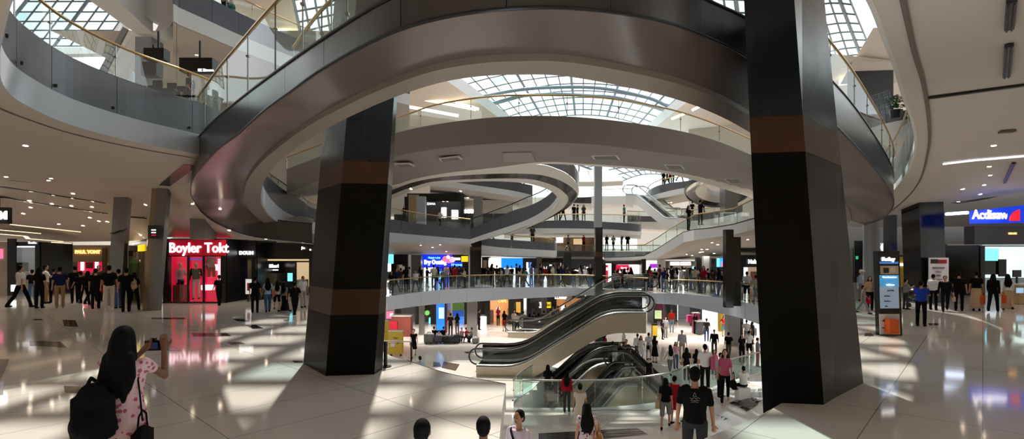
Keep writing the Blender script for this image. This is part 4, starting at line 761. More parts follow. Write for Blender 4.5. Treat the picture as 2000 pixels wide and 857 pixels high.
shop('dark lower shop with amber shelves', 998, 1022, 47, -4, zt0, -1.7, M['black'], [], darkw, 1, goods=[(1008, 1018, 590, 610, gold_)])
shop('lower shop with blue and yellow letter panel', 1030, 1082, 47, -4, zt0, -1.5, M['gpanel'], [('LB Bal', 1064, 595, 9, M['black'], .01)], darkw, 1, panels=[(1053, 1076, 590, 601, whbox, -.06, 'sign_panel'), (1066, 1076, 590, 601, yel, -.07, 'sign_panel'), (1058, 1068, 580, 590, E('dusk_blue', (80, 110, 170), .7), -.06, 'sign_panel')])
shop('lower shop with white letters over golden shelves', 1082, 1142, 47, -4, zt0, -1.6, M['black'], [('LUSter', 1095, 581, 8, wt, .01)], E('gold_lit', (170, 120, 70), .7), 3, lampm=M['lampw'], panels=[(1103, 1118, 578, 588, M['offwhite'], -.08, 'panel')], goods=[(1086, 1092, 600, 618, redg), (1096, 1104, 596, 618, whbox), (1110, 1118, 600, 620, blackgd)])
shop('black lower shop right of the escalators', 1278, 1318, 47, -4, zt0, -1.5, M['black'], [], darkw, 1, panels=[(1279, 1292, 606, 622, E('lime_poster', (190, 210, 150), .8), -.1, 'poster')])
shop('dark glass lower shop with pale doorway', 1318, 1366, 49, -4, zt0, -1.4, M['gdark'], [], darkw, 2, panels=[(1318, 1324, 585, 625, whbox, .1, 'light_strip'), (1362, 1366, 582, 625, whbox, .1, 'light_strip')])
shop('white lower shop under the right gallery', 1366, 1424, 44, -4, zt0, -1.3, M['white'], [], E('white_lit', (240, 238, 236), .9), 3, panels=[(1388, 1402, 585, 606, M['gdark'], -.1, 'panel'), (1402, 1414, 606, 648, M['yellow'], -1.2, 'yellow_banner')])
shop('bright lower shop behind the grey column at right', 1446, 1540, 40, -4, zt0, -1.5, M['white'], [], E('white_lit', (240, 238, 236), .9), 3, goods=[(1458, 1476, 640, 655, greyg)])
# shops on the level above, seen between the balconies
shop('upper shop with bright doorways seen through the oval ring', 770, 905, 46, 4.8, 7.9, 7.2, M['black'], [('ZANA', 842, 398, 6, wt)], darkw, 2, glass=False, panels=[(862, 872, 405, 425, whbox, .3, 'lit_door'), (882, 895, 410, 428, whbox, .3, 'lit_door'), (770, 798, 384, 430, M['black'], -.1, 'dark_front'), (798, 818, 380, 432, M['tan'], -.1, 'dark_front')])
shop('upper shop with large white letters beside the oval ring', 905, 1000, 47, 4.6, 7.4, 6.2, M['offwhite'], [('INKA', 917, 413, 10, wt, .02)], darkw, 2, glass=False, goods=[(925, 940, 420, 436, cream)])
shop('brown restaurant front on the middle back balcony', 1040, 1165, 60, 2.2, 4.9, 4.4, M['black'], [], M['brown'], 3, glass=False, panels=[(1065, 1080, 455, 478, M['tan'], .2), (1086, 1100, 460, 474, whbox, .3), (1110, 1150, 452, 462, M['brown'], .1), (1120, 1140, 466, 478, E('warm_wall', (200, 175, 135), .7), .3)])
b = MB(); b.box(S(1212, 472, 66), (2.1, .1, .9)); tag(b.build('window_bright', E('daylit', (245, 248, 252), 1.3), ), None, None, None, 'structure')
# upper left level: dark hanging boards and desks
for q, lb in (((287, 326, 97, 118), 'small black board hanging below the upper left ceiling'), ((282, 312, 124, 150), 'tall black board beside the pale upper column'), ((356, 420, 116, 142), 'wide black board with tiny white letters at upper left')):
    A, B = S(q[0], q[3], 21), S(q[1], q[2], 21); e = empty('hanging_board', (A+B)/2, lb, 'sign'); b = MB(); b.box((A+B)/2, ((B.x-A.x)/2, .2, (B.z-A.z)/2)); b.build('board', M['black'], e); b = MB(); b.box((A+B)/2+Vector((0, .1, (B.z-A.z)/2+.4)), (.03, .03, .4)); b.build('hanger', M['dsteel'], e)
    if q[0] == 356: text('EZ Zimeon', S(402, 137, 20.7), .14, wt, e)
for px, py, w_ in ((306, 171, 16), (334, 176, 22), (352, 182, 14)):
    A = S(px, py+3, 17.4+(px-330)*.01); e = empty('desk', A, f'black desk on the upper left level, {"left end" if px == 306 else "middle" if px == 334 else "by the glass joint"}', 'desk', 'desks behind the upper left glass'); b = MB(); b.box(A, (w_*.0135, .3, .03)); b.build('top', M['blackg'], e)
    b = MB(); b.box(A-Vector((0, 0, .4)), (w_*.012, .26, .40)); b.build('base', M['black'], e); b = MB(); b.box(A+Vector((.03, 0, .16)), (.15, .03, .13)); b.build('monitor', M['blackg'], e)

zf = min(S(px, py+3, 17.4).z for px, py in ((306, 171), (352, 182)))-.8; b = MB(); P = [V(150, 17, zf), V(395, 17, zf), V(470, 40, zf), V(100, 40, zf)]; b.prism([(q.x, q.y, zf-.3) for q in P], (0, 0, .3)); struct(b.build('floor_upper_left', M['offwhite']))
# right-hand hall
e = empty('shop_sign', S(1950, 420, 24.5), 'large blue shop sign with bold white letters at the right edge', 'sign'); A, B = S(1893, 438, 24.5), S(2060, 402, 24.2)
b = MB(); b.hexa([S(1893, 437, 24.5), S(2060, 434, 23), S(2060, 434, 23.4), S(1893, 437, 24.9), S(1893, 412, 24.5), S(2060, 394, 23), S(2060, 394, 23.4), S(1893, 412, 24.9)]); b.build('board', E('sign_blue', (14, 52, 190), 1.0), e)
text('Acdisaws', S(1938, 419.5, 23.85), .60, wt, e, rz=-.03, bold=.008, sx=.80)
b = MB(); c = S(1998, 431, 23.6); b.poly([c+Vector((.62*math.cos(t), 0, .55*math.sin(t))) for t in [math.pi*k/14 for k in range(15)]]); b.build('red_shape', E('sign_red', (215, 24, 40), 1.), e, solid=.03); b = MB(); b.tube([S(1999, 406, 23.6), S(1999, 406, 23.55)], .13, 14); b.build('red_dot', E('sign_red', (215, 24, 40), 1.), e)
e = empty('bulkhead', S(1950, 458, 26), 'grey bulkhead with tiny yellow letters under the blue sign', 'sign'); b = MB(); A, B = S(1893, 477, 26), S(2080, 442, 26); b.box((A+B)/2, ((B.x-A.x)/2, .3, (B.z-A.z)/2)); b.build('box', M['gdark'], e); text('BIB BIE', S(1978, 456, 25.65), .14, gt, e)
shop('bright white and cyan display wall at the right edge', 1916, 2080, 30, 0, 3.0, 2.95, None, [], M['colpale'], 1, glass=False, dep=3, panels=[(1919, 2060, 478, 542, E('display_white', (215, 236, 240), .95), 1.0, 'screen'), (1924, 1950, 485, 520, cybox, .95, 'screen'), (1955, 1990, 495, 530, E('mint', (200, 240, 230), 1.3), .95, 'screen'), (1918, 1950, 509, 536, M['blackg'], .2, 'screen_back'), (1950, 1965, 506, 540, M['black'], .1, 'screen_back')])
shop('pale corridor shop behind the black pillar', 1852, 1916, 38, 0, 3.2, 2.9, M['white'], [], M['colpale'], 1, glass=False, panels=[(1896, 1914, 500, 512, M['black'], -.2, 'board'), (1896, 1916, 510, 545, M['gdark'], -.2, 'board'), (1884, 1888, 496, 530, M['black'], .2), (1853, 1866, 500, 545, E('peach', (225, 190, 165), .7), .3)], goods=[(1856, 1868, 520, 555, cream, .6)])
shop('clothes shop with mustard wall beside the info totem', 1752, 1806, 33, 0, 2.4, 1.9, M['black'], [('STAR', 1778, 532, 8, M['brown'], .0, .8)], M['brown'], 2, lampm=M['lampw'], panels=[(1755, 1787, 501, 560, M['yellow'], -.1, 'mustard_panel'), (1757, 1771, 514, 519, whbox, -.2, 'light_bar'), (1791, 1806, 513, 516, E('cream_bar', (255, 225, 190), 1.6), .1, 'light_bar')], goods=[(1790, 1805, 522, 545, blackgd, .6, 'clothes_rail'), (1758, 1764, 522, 545, cream, .6)])
shop('grey shop at the back of the right hall', 1668, 1752, 44, 0, 3.0, 2.3, M['gdark'], [], M['colpale'], 2, glass=False, panels=[(1668, 1690, 470, 540, navy, -.2, 'panel'), (1672, 1676, 500, 506, E('exit_green', (40, 170, 100), 1.), -.4, 'green_lamp')])
e = empty('shop_sign', S(1794, 450, 27), 'tall white glowing letters left of the black pillar', 'sign'); text('U y', S(1793, 450, 27), .85, E('letters_cool', (225, 238, 255), 3), e, rz=.1, bold=.02, sx=.6)
b = MB(); A, B = S(1783, 464, 27.3), S(1804, 438, 27.3); b.box((A+B)/2, ((B.x-A.x)/2, .05, (B.z-A.z)/2)); b.build('board', M['gpanel'], e)
e = empty('shop_sign', S(1798, 481, 32), 'small blue sign below the white letters', 'sign'); b = MB(); A, B = S(1787, 487, 32), S(1812, 474, 32); b.box((A+B)/2, ((B.x-A.x)/2, .08, (B.z-A.z)/2)); b.build('board', E('sign_blue', (14, 52, 190), 1.0), e); text('nomenod', S(1799, 481, 31.85), .16, wt, e)
e = empty('round_light', S(1728, 483, 34), 'round white wall light beside the pale column', 'lamp'); b = MB(); p = S(1728, 483, 34); b.tube([p, p+Vector((0, .15, 0))], .32, 28); b.build('lens', whbox, e); b = MB(); b.tube([p+Vector((.33*math.cos(t), 0, .33*math.sin(t))) for t in [2*math.pi*k/28 for k in range(28)]], .03, 6, closed=True); b.build('bezel', M['steel'], e)
# poster on the pillar
e = empty('poster', S(1834, 532, 25.8), 'white poster with two small pictures on the black pillar', 'poster'); b = MB(); A, B = S(1814, 562, 25.7), S(1852, 503, 25.7); b.box((A+B)/2, ((B.x-A.x)/2, .03, (B.z-A.z)/2)); b.build('sheet', mat('poster_white', (214, 212, 216), .5), e)
for q, m in (((1818, 1832, 506, 514), blackgd), ((1833, 1849, 507, 514), redg)): b = MB(); A, B = S(q[0], q[3], 25.65), S(q[1], q[2], 25.65); b.box((A+B)/2, ((B.x-A.x)/2, .01, (B.z-A.z)/2)); b.build('picture', m, e)
for i, (s, h) in enumerate((('INFORMATION', 3.5), ('welcome', 3.2), ('SALE', 4.5), ('new season', 3.2))): text(s, S(1833, 523+i*7.5, 25.63), h*.0257, greyg, e, name='printed_line')
# information totem
d = 15.6; e = empty('info_totem', V(1742, d, 0), 'freestanding black info totem with a blue screen and orange square', 'totem')
def slabq(px0, px1, r0, r1, dd, th, m, nm):
    b = MB(); P = [S(px0+(500-r1)*-.035, r1, dd), S(px1+(500-r1)*-.035, r1, dd), S(px1+(500-r0)*-.035, r0, dd), S(px0+(500-r0)*-.035, r0, dd)]; b.prism(P, (0, th, 0)); return b.build(nm, m, e)
slabq(1715, 1757, 490, 656, d, .22, M['blackg'], 'body')
slabq(1718, 1754, 511, 515, d-.02, .03, E('sky_bar', (60, 110, 180), .7), 'heading_bar'); slabq(1719, 1754, 519, 535, d-.02, .03, mat('photo_tan', (190, 170, 150), .5), 'picture'); slabq(1725, 1735, 523, 533, d-.03, .03, blackgd, 'picture_detail'); slabq(1738, 1748, 522, 531, d-.03, .03, cream, 'picture_detail')
slabq(1717, 1754, 537, 560, d-.02, .03, E('teal_panel', (62, 128, 172), .75), 'screen'); slabq(1716.5, 1753, 560, 602, d-.02, .03, mat('screen_pale', (150, 168, 190), .4, emit=.25), 'screen'); slabq(1714, 1753, 613, 653, d-.02, .03, mat('totem_white', (200, 196, 200), .5), 'lower_panel')
slabq(1733, 1752, 624, 652, d-.25, .25, mat('orange_box', (214, 92, 24), .5), 'orange_box')
text('Furloy', S(1735, 506, d-.03), .15, wt, e, bold=.006)
for i, (s, px, r_, h) in enumerate((('Convenience store', 1736, 541, 3.4), ('welcome', 1737, 556, 4), ('open daily', 1737, 567, 3), ('level one', 1730, 578, 3), ('level two', 1730, 588, 3), ('info', 1728, 598, 3), ('gift', 1722, 626, 3.4), ('card', 1721, 640, 3))): text(s, S(px+(r_-500)*.035, r_, d-.04), h*d/F, wt if r_ < 560 else blackgd, e, name='printed_line')
# counter with a monitor at the right edge
e = empty('counter', S(1992, 585, 25.5), 'tan service counter with a dark monitor at the right edge', 'counter'); b = MB(); A, B = S(1975, 592, 25.6), S(2040, 556, 25.6); b.box((A+B)/2, ((B.x-A.x)/2, .4, (B.z-A.z)/2)); b.build('body', mat('counter_tan', (170, 140, 92), .5), e)
b = MB(); b.box(((A.x+B.x)/2, 25.6, B.z+.04), ((B.x-A.x)/2+.05, .45, .04)); b.build('top', M['white'], e); b = MB(); A, B = S(1978, 541, 25.5), S(1994, 527, 25.5); b.box((A+B)/2, ((B.x-A.x)/2, .03, (B.z-A.z)/2)); b.build('monitor', M['blackg'], e); b = MB(); b.box(S(1986, 547, 25.55), (.03, .03, .16)); b.build('monitor_stand', M['black'], e)
b = MB(); A, B = S(1985, 572, 25.15), S(1999, 562, 25.15); b.box((A+B)/2, ((B.x-A.x)/2, .01, (B.z-A.z)/2)); b.build('notice', E('pale_blue', (150, 190, 225), .7), e)

# lower hall furniture
def L0(px, d, z=-4): return V(px, d, z)
def yellow_stand(px0, px1, r0, d, lb):
    e = empty('display_board', V((px0+px1)/2, d, -4), lb, 'sign'); x0, x1 = W(px0, d), W(px1, d); zt = S(0, r0, d).z
    b = MB(); b.box(((x0+x1)/2, d, (zt-3.85)/2), ((x1-x0)/2, .16, (zt+3.85)/2)); b.build('panel', M['yellow'], e); b = MB(); b.box(((x0+x1)/2, d, zt+.02), ((x1-x0)/2+.02, .18, .03)); b.build('cap', M['white'], e)
    for s in (-.7, .7): b = MB(); b.box(((x0+x1)/2+s*(x1-x0)/2, d, -3.92), (.04, .14, .08)); b.build('foot', M['black'], e)
    b = MB(); b.box(((x0+x1)/2-.18, d-.17, zt-.85), (.14, .01, .12)); b.build('notice', M['white'], e)
    text('Taxi', Vector(((x0+x1)/2, d-.17, zt-.42)), .16, M['brown'], e); text('07', Vector(((x0+x1)/2+.15, d-.17, zt-.75)), .13, M['brown'], e)
yellow_stand(760, 787, 646, 32.5, 'yellow information board with a white cap on the lower floor'); yellow_stand(738, 759, 626, 36, 'pale yellow board half hidden by the left column')
e = empty('advert_kiosk', V(861, 42, -4), 'lit blue advertising kiosk on the lower floor', 'kiosk'); b = MB(); b.box((W(862, 42), 42, -2.55), (.42, .2, 1.42)); b.build('case', M['black'], e); b = MB(); b.box((W(861, 42), 41.78, -2.5), (.34, .02, 1.25)); b.build('screen', E('kiosk_blue', (30, 110, 200), 1.2), e); b = MB(); b.box((W(863, 42), 41.75, -2.35), (.22, .01, .45)); b.build('picture', E('kiosk_pale', (190, 215, 235), 1.), e); b = MB(); b.box((W(872, 42), 42, -2.6), (.06, .18, 1.35)); b.build('side', redg, e)
e = empty('red_booth', V(780, 40, -4), 'red and brown booth at the back of the lower floor', 'booth'); b = MB(); b.box((W(783, 40), 40.5, -3.2), (.75, .5, .8)); b.build('body', mat('brick_brown', (120, 56, 44), .6), e); b = MB(); b.box((W(770, 40), 40, -3.4), (.3, .4, .6)); b.build('front', M['red'], e); b = MB(); b.box((W(783, 40), 40.5, -2.38), (.8, .55, .04)); b.build('top', M['white'], e)
for px, r, d, c, lb in ((1358, 622, 48, 'tall'), ) if False else ():
    pass
e = empty('pink_stand', V(1359, 42, -4), 'magenta display stand on the bright lower floor', 'stand'); b = MB(); b.box((W(1359, 42), 42, -3.2), (.23, .23, .8)); b.build('post', M['pink'], e); b = MB(); b.box((W(1359, 42), 42, -2.37), (.27, .27, .04)); b.build('top', M['white'], e); b = MB(); b.box((W(1350, 42), 42.4, -2.9), (.2, .2, .3)); b.build('tray', M['pink'], e)
e = empty('yellow_bin', V(1278, 40, -4), 'small yellow cart beside the lower poster', 'cart'); b = MB(); b.box((W(1278, 40), 40, -3.5), (.18, .18, .4)); b.build('body', M['yellow'], e); b = MB(); b.box((W(1278, 40), 40, -3.02), (.2, .2, .06)); b.build('lid', M['black'], e); b = MB(); b.tube([(W(1278, 40)-.16, 39.85, -3.95), (W(1278, 40)+.16, 39.85, -3.95)], .05, 10); b.build('wheel', M['rubber'], e)
e = empty('counter', V(1366, 41, -4), 'grey counter beside the magenta stand', 'counter'); b = MB(); b.box((W(1368, 41), 41.3, -3.45), (.28, .35, .5)); b.build('body', M['gdark'], e); b = MB(); b.box((W(1368, 41), 41.3, -2.92), (.32, .4, .04)); b.build('top', M['white'], e)
# black barrier posts at the edge of the upper floor
e = empty('barrier', Z(752, 716, 0), 'short black barrier post with thin rail beside the left column', 'barrier'); p = Z(753, 716, 0)
b = MB(); b.tube([p, p+Vector((0, 0, .55))], .04, 12); b.build('post', M['black'], e, True); b = MB(); b.tube([p, p+Vector((0, 0, .02))], .13, 16); b.build('base', M['black'], e, True); q = p+Vector((.45, .6, 0)); b = MB(); b.tube([p+Vector((-.3, -.1, .58)), p+Vector((0, 0, .56)), q+Vector((0, 0, .45))], .018, 8); b.build('rail', M['steel'], e, True); b = MB(); b.tube([q, q+Vector((0, 0, .45))], .02, 8); b.build('thin_post', M['black'], e, True)
e = empty('planter', S(1750, 213, 31), 'green potted plant on the upper right balcony', 'plant'); p = S(1750, 222, 31); b = MB(); b.tube([p-Vector((0, 0, .3)), p+Vector((0, 0, .2))], [.3, .36], 12); b.build('pot', M['black'], e)
b = MB()
for k in range(160):
    a, h, r_ = R.random()*6.28, R.random()*.9, R.random()*.5; c = p+Vector((math.cos(a)*r_, math.sin(a)*r_, .25+h)); u_ = Vector((R.uniform(-1, 1), R.uniform(-1, 1), R.uniform(-.3, .6))).normalized()*.14; v_ = u_.cross(Vector((0, .4, 1))).normalized()*.05; b.quad(c-u_, c+v_, c+u_, c-v_)
b.build('leaves', mat('leaf_green', (44, 76, 40), .5), e)
b = MB(); P = [S(1655, 236, 42), S(1745, 236, 42)]; b.grid([P, up(P, 4.5)]); struct(b.build('wall_upper_right', darkw)); b = MB(); P = [S(1640, 165, 43), S(1800, 160, 43)]; b.grid([P, [p+Vector((0, -4, 3.)) for p in P]]); struct(b.build('ceiling_upper_right', M['beige']))
skylight([S(1692, 190, 40), S(1735, 178, 40), S(1742, 222, 40), S(1698, 226, 40)], 4, 4, 0, .04)
balcony([(1660, 33, 285, 262, 242, 232), (1700, 33, 278, 250, 232, 224), (1735, 32, 270, 240, 222, 214), (1785, 31, 262, 230, 212, 204)], None, deck=8, panels=3, nn=12)
# more black side panels and a dark column seen on the right, above
# ================================================================== people
def ell_rings(rows, n=14):                             # closed body of elliptical rings: (z, rx, ry, x, y)
    b = MB(); R_ = [[(x+rx*math.cos(2*math.pi*k/n), y+ry*math.sin(2*math.pi*k/n), z) for k in range(n)] for z, rx, ry, x, y in rows]
    b.grid(R_, 0, True); b.poly(R_[0][::-1]); b.poly(R_[-1]); return b
def capsule(b, p, q, r0, r1, n=10):
    p, q = Vector(p), Vector(q); t = (q-p); L = t.length; t = t/L if L > 1e-6 else Vector((0, 0, 1)); pts, rs = [], []
    for a in (80, 55, 28, 0): pts.append(p-t*r0*math.sin(math.radians(a))); rs.append(max(.002, r0*math.cos(math.radians(a))))
    for a in (0, 28, 55, 80): pts.append(q+t*r1*math.sin(math.radians(a))); rs.append(max(.002, r1*math.cos(math.radians(a))))
    b.tube(pts, rs, n)
def ellipsoid(b, c, r, n=14, m=9):
    c = Vector(c); rows = []
    for j in range(m+1):
        a = -math.pi/2+math.pi*(.02+.96*j/m); rows.append([(c.x+r[0]*math.cos(a)*math.cos(2*math.pi*k/n), c.y+r[1]*math.cos(a)*math.sin(2*math.pi*k/n), c.z+r[2]*math.sin(a)) for k in range(n)])
    b.grid(rows, 0, True); b.poly(rows[0][::-1]); b.poly(rows[-1])
def merge(b, c):
    n = len(b.v); b.v += c.v; b.f += [tuple(i+n for i in f) for f in c.f]; b.mi += c.mi
def baked(b, name, voxel, smooth=4, dec=None):         # one continuous surface grown over overlapping volumes
    me = bpy.data.meshes.new(name); me.from_pydata(b.v, [], b.f); o = bpy.data.objects.new(name, me); COL.objects.link(o)
    m = o.modifiers.new('r', 'REMESH'); m.mode = 'VOXEL'; m.voxel_size = voxel
    s = o.modifiers.new('s', 'SMOOTH'); s.iterations = smooth; s.factor = .5
    dg = bpy.context.evaluated_depsgraph_get(); out_ = bpy.data.meshes.new_from_object(o.evaluated_get(dg)); out_.name = name
    bpy.data.objects.remove(o); bpy.data.meshes.remove(me)
    out_.polygons.foreach_set('use_smooth', [True]*len(out_.polygons)); out_.materials.clear(); out_.materials.append(None)
    return out_
rad = math.radians
POSE = {  # legs: (hip, knee) right, left; arms: (forward, outward, elbow, inward turn) right, left; lean; head turn
 'stand': dict(l=((2, 4), (-2, 2)), a=((4, 10, 12, 0), (2, 9, 14, 0))),
 'stand2': dict(l=((8, 12), (-4, 2)), a=((10, 12, 30, 10), (-4, 10, 10, 0))),
 'walk': dict(l=((24, 6), (-20, 16)), a=((-18, 9, 14, 0), (20, 9, 22, 0))),
 'walk2': dict(l=((-22, 18), (22, 8)), a=((18, 9, 24, 0), (-16, 9, 12, 0))),
 'wide': dict(l=((14, 4), (-16, 8)), a=((40, 10, 70, 30), (6, 14, 20, 0))),
 'phone': dict(l=((4, 4), (-2, 3)), a=((35, 8, 85, 35), (30, 8, 85, 35))),
 'photo': dict(l=((2, 3), (-3, 3)), a=((52, 14, 104, 20), (60, 4, 95, 40))),
 'bagarm': dict(l=((6, 6), (-4, 4)), a=((8, 10, 20, 5), (15, 10, 95, 10))),
 'hips': dict(l=((3, 3), (-3, 3)), a=((-20, 34, 75, 60), (-10, 14, 20, 0))),
 'sit': dict(l=((82, 86), (78, 80)), a=((30, 10, 50, 20), (34, 10, 45, 20)), drop=.47),
 'crouch': dict(l=((98, 128), (92, 124)), a=((50, 10, 40, 20), (54, 10, 40, 20)), drop=.62),
}
def skeleton(pose, fem):
    P = POSE[pose]; J = {}; hw = .092 if fem else .098; sw = .165 if fem else .195; low = 9
    for s, (h, k), nm in ((-1, P['l'][0], 'R'), (1, P['l'][1], 'L')):
        H = Vector((s*hw, 0, .93)); t = Vector((s*.03, -math.sin(rad(h)), -math.cos(rad(h)))); K = H+t*.44
        c = Vector((-s*.01, -math.sin(rad(h-k)), -math.cos(rad(h-k)))); A = K+c*.43; J['H'+nm], J['K'+nm], J['A'+nm] = H, K, A; low = min(low, A.z)
    dz = .075-low
    for k in list(J): J[k] = J[k]+Vector((0, 0, dz))
    for s, (f, o_, e, i_), nm in ((-1, P['a'][0], 'R'), (1, P['a'][1], 'L')):
        Sh = Vector((s*sw, 0, 1.415+dz)); d_ = Vector((s*math.sin(rad(o_)), -math.sin(rad(f))*math.cos(rad(o_)), -math.cos(rad(f))*math.cos(rad(o_)))); El = Sh+d_*.285
        g = f+e; w_ = Vector((s*math.sin(rad(o_*.6-i_)), -math.sin(rad(g))*math.cos(rad(i_)), -math.cos(rad(g))*math.cos(rad(i_)))).normalized(); Wr = El+w_*.25
        J['S'+nm], J['E'+nm], J['W'+nm], J['D'+nm] = Sh, El, Wr, w_
    J['dz'] = dz; return J
_mc = {}
def hand(b, W_, d_, s, fine):
    u = d_.cross(Vector((0, 0, 1)));  u = (Vector((s, 0, 0)) if u.length < .3 else u).normalized(); n_ = u.cross(d_).normalized()
    capsule(b, W_, W_+d_*.08, .026, .034, 8)
    if not fine: capsule(b, W_+d_*.08, W_+d_*.15+n_*.02, .028, .018, 8); return
    for k, (of, L) in enumerate(((-.028, .062), (-.010, .075), (.010, .070), (.027, .054))):
        a = W_+d_*.085+u*of; m_ = a+d_*L*.55+n_*.008; capsule(b, a, m_, .0105, .0095, 8); capsule(b, m_, m_+d_*L*.35+n_*.026, .0095, .008, 8)
    t0 = W_+d_*.03-u*.028*s; capsule(b, t0, t0-u*.03*s+d_*.035+n_*.012, .013, .011, 8); capsule(b, t0-u*.03*s+d_*.035+n_*.012, t0-u*.035*s+d_*.065+n_*.02, .011, .009, 8)
def torso(fem, g, z0=.88, z1=1.47):
    T = [(.86, .16, .105), (.93, .172, .118), (1.0, .155, .108), (1.10, .128, .092), (1.2, .14, .104), (1.3, .155, .112), (1.38, .165, .098), (1.44, .13, .08), (1.475, .07, .06)] if fem else \
        [(.86, .15, .10), (.93, .162, .112), (1.0, .158, .108), (1.10, .152, .104), (1.2, .165, .11), (1.3, .185, .118), (1.38, .195, .105), (1.44, .15, .085), (1.475, .075, .065)]
    return [(z, rx+g, ry+g, 0, 0) for z, rx, ry in T if z0-.001 <= z <= z1+.001]
def shift(b, dz): b.v = [(x, y, z+dz) for x, y, z in b.v]; return b
def part_mesh(kind, pose, fem, lod):
    key = (kind, pose, fem, lod)
    if key in _mc: return _mc[key]
    J = skeleton(pose, fem); dz = J['dz']; vx = {0: .010, 1: .017, 2: .028}[lod]; fine = lod == 0
    b = MB()
    if kind == 'body':
        merge(b, shift(ell_rings(torso(fem, -.006)), dz))
        capsule(b, (0, 0, 1.44+dz), (0, -.012, 1.57+dz), .054 if not fem else .046, .05 if not fem else .043)
        ellipsoid(b, (0, -.012, 1.635+dz), (.074, .092, .105)); ellipsoid(b, (0, -.038, 1.575+dz), (.052, .058, .05))
        if lod < 2:
            capsule(b, (0, -.098, 1.645+dz), (0, -.112, 1.612+dz), .010, .015, 8)
            for s in (-1, 1): ellipsoid(b, (s*.076, .0, 1.622+dz), (.012, .022, .034), 8, 6); ellipsoid(b, (s*.03, -.088, 1.662+dz), (.024, .012, .009), 8, 5)
            ellipsoid(b, (0, -.088, 1.577+dz), (.024, .014, .011), 8, 5)
        for nm in 'RL':
            th = .082 if fem else .08
            capsule(b, J['H'+nm], J['K'+nm], th, .055); capsule(b, J['K'+nm], J['A'+nm], .052, .036)
            f = Vector((0, -.13, -.035)); capsule(b, J['A'+nm]+Vector((0, .03, -.03)), J['A'+nm]+f, .034, .03)
            capsule(b, J['S'+nm], J['E'+nm], .046 if not fem else .04, .038 if not fem else .033); capsule(b, J['E'+nm], J['W'+nm], .037 if not fem else .032, .025)
            hand(b, J['W'+nm], J['D'+nm], -1 if nm == 'R' else 1, fine)
        m = baked(b, 'body', vx, 2 if fine else 3)
    elif kind in ('top', 'topl', 'vest'):
        merge(b, shift(ell_rings(torso(fem, .016)), dz))
        for nm in 'RL':
            Sh, El, Wr = J['S'+nm], J['E'+nm], J['W'+nm]
            capsule(b, Sh+Vector((0, 0, -.015)), Sh+Vector((.08 if nm == 'R' else -.08, 0, .012)), .054, .056)
            if kind == 'topl': capsule(b, Sh, El, .062, .052); capsule(b, El, Wr, .052, .038)
            elif kind == 'top': capsule(b, Sh+Vector((0, 0, -.012)), Sh.lerp(El, .68), .055, .056)
        m = baked(b, 'top', vx, 3)
    elif kind in ('trousers', 'shorts', 'jeans'):
        merge(b, shift(ell_rings(torso(fem, .014, .86, 1.0)), dz))
        for nm in 'RL':
            H, K, A = J['H'+nm], J['K'+nm], J['A'+nm]
            if kind == 'shorts': capsule(b, H, H.lerp(K, .95), .100, .085)
            else: capsule(b, H, K, .096, .072 if kind == 'trousers' else .066); capsule(b, K, A+Vector((0, 0, .02)), .070 if kind == 'trousers' else .062, .062 if kind == 'trousers' else .05)
        m = baked(b, 'trousers', vx, 3)
    elif kind in ('skirt', 'dress', 'shortdress'):
        cy_ = (J['KR'].y+J['KL'].y)*.3; T = torso(fem, .018, .93, 1.0) if kind == 'skirt' else torso(fem, .018, .93, 1.44)
        hem = {'skirt': .12, 'dress': .42, 'shortdress': .55}[kind]; fl_ = {'skirt': .26, 'dress': .25, 'shortdress': .215}[kind]
        rows = [(hem, fl_, fl_*.85, 0, cy_*1.2), (hem+.02, fl_+.004, fl_*.86, 0, cy_*1.2), ((hem+.9)/2, (fl_+.185)/2, (fl_+.14)/2, 0, cy_*.7)]+T
        merge(b, shift(ell_rings(rows, 18), dz))
        if kind != 'skirt':
            for nm in 'RL': capsule(b, J['S'+nm], J['S'+nm].lerp(J['E'+nm], .35), .055, .052)
        m = baked(b, kind, vx, 3)
    elif kind[:4] == 'shoe':
        A = J['A'+kind[4]]; capsule(b, A+Vector((0, .035, -.034)), A+Vector((0, -.15, -.04)), .041, .036); capsule(b, A+Vector((0, .02, .0)), A+Vector((0, -.05, -.03)), .044, .04)
        m = baked(b, 'shoe', max(vx*.8, .012), 2)
    elif kind in ('hair', 'hairlong', 'cap', 'bun', 'scarf'):
        ellipsoid(b, (0, .016, 1.66+dz), (.088, .098, .098))
        ellipsoid(b, (0, .05, 1.61+dz), (.078, .065, .075))
        if kind == 'hairlong':
            capsule(b, (0, .055, 1.62+dz), (0, .09, 1.46+dz), .088, .10)
            for sx_, r0_, z1_ in ((-.085, .062, 1.20), (0, .085, 1.14), (.08, .064, 1.17), (-.045, .07, 1.10), (.045, .07, 1.12)): capsule(b, (sx_*.8, .09, 1.48+dz), (sx_*1.35, .125, z1_+.12+dz), r0_, r0_*.72); capsule(b, (sx_*1.35, .125, z1_+.12+dz), (sx_*1.2, .12, z1_+dz), r0_*.7, .018)
            for s in (-1, 1): capsule(b, (s*.066, .01, 1.66+dz), (s*.086, .03, 1.46+dz), .032, .036)
        elif kind == 'bun': ellipsoid(b, (0, .12, 1.69+dz), (.042, .042, .042))
        elif kind == 'cap': capsule(b, (0, -.06, 1.685+dz), (0, -.15, 1.675+dz), .06, .045)
        elif kind == 'scarf':
            capsule(b, (0, .02, 1.60+dz), (0, .03, 1.46+dz), .09, .12); capsule(b, (0, .03, 1.46+dz), (0, .05, 1.36+dz), .13, .12)
        m = baked(b, 'hair', {0: .012, 1: .017, 2: .024}[lod], 3)
    _mc[key] = m; return m
SK = {'t': (176, 128, 100), 'l': (214, 170, 142), 'd': (120, 82, 62)}
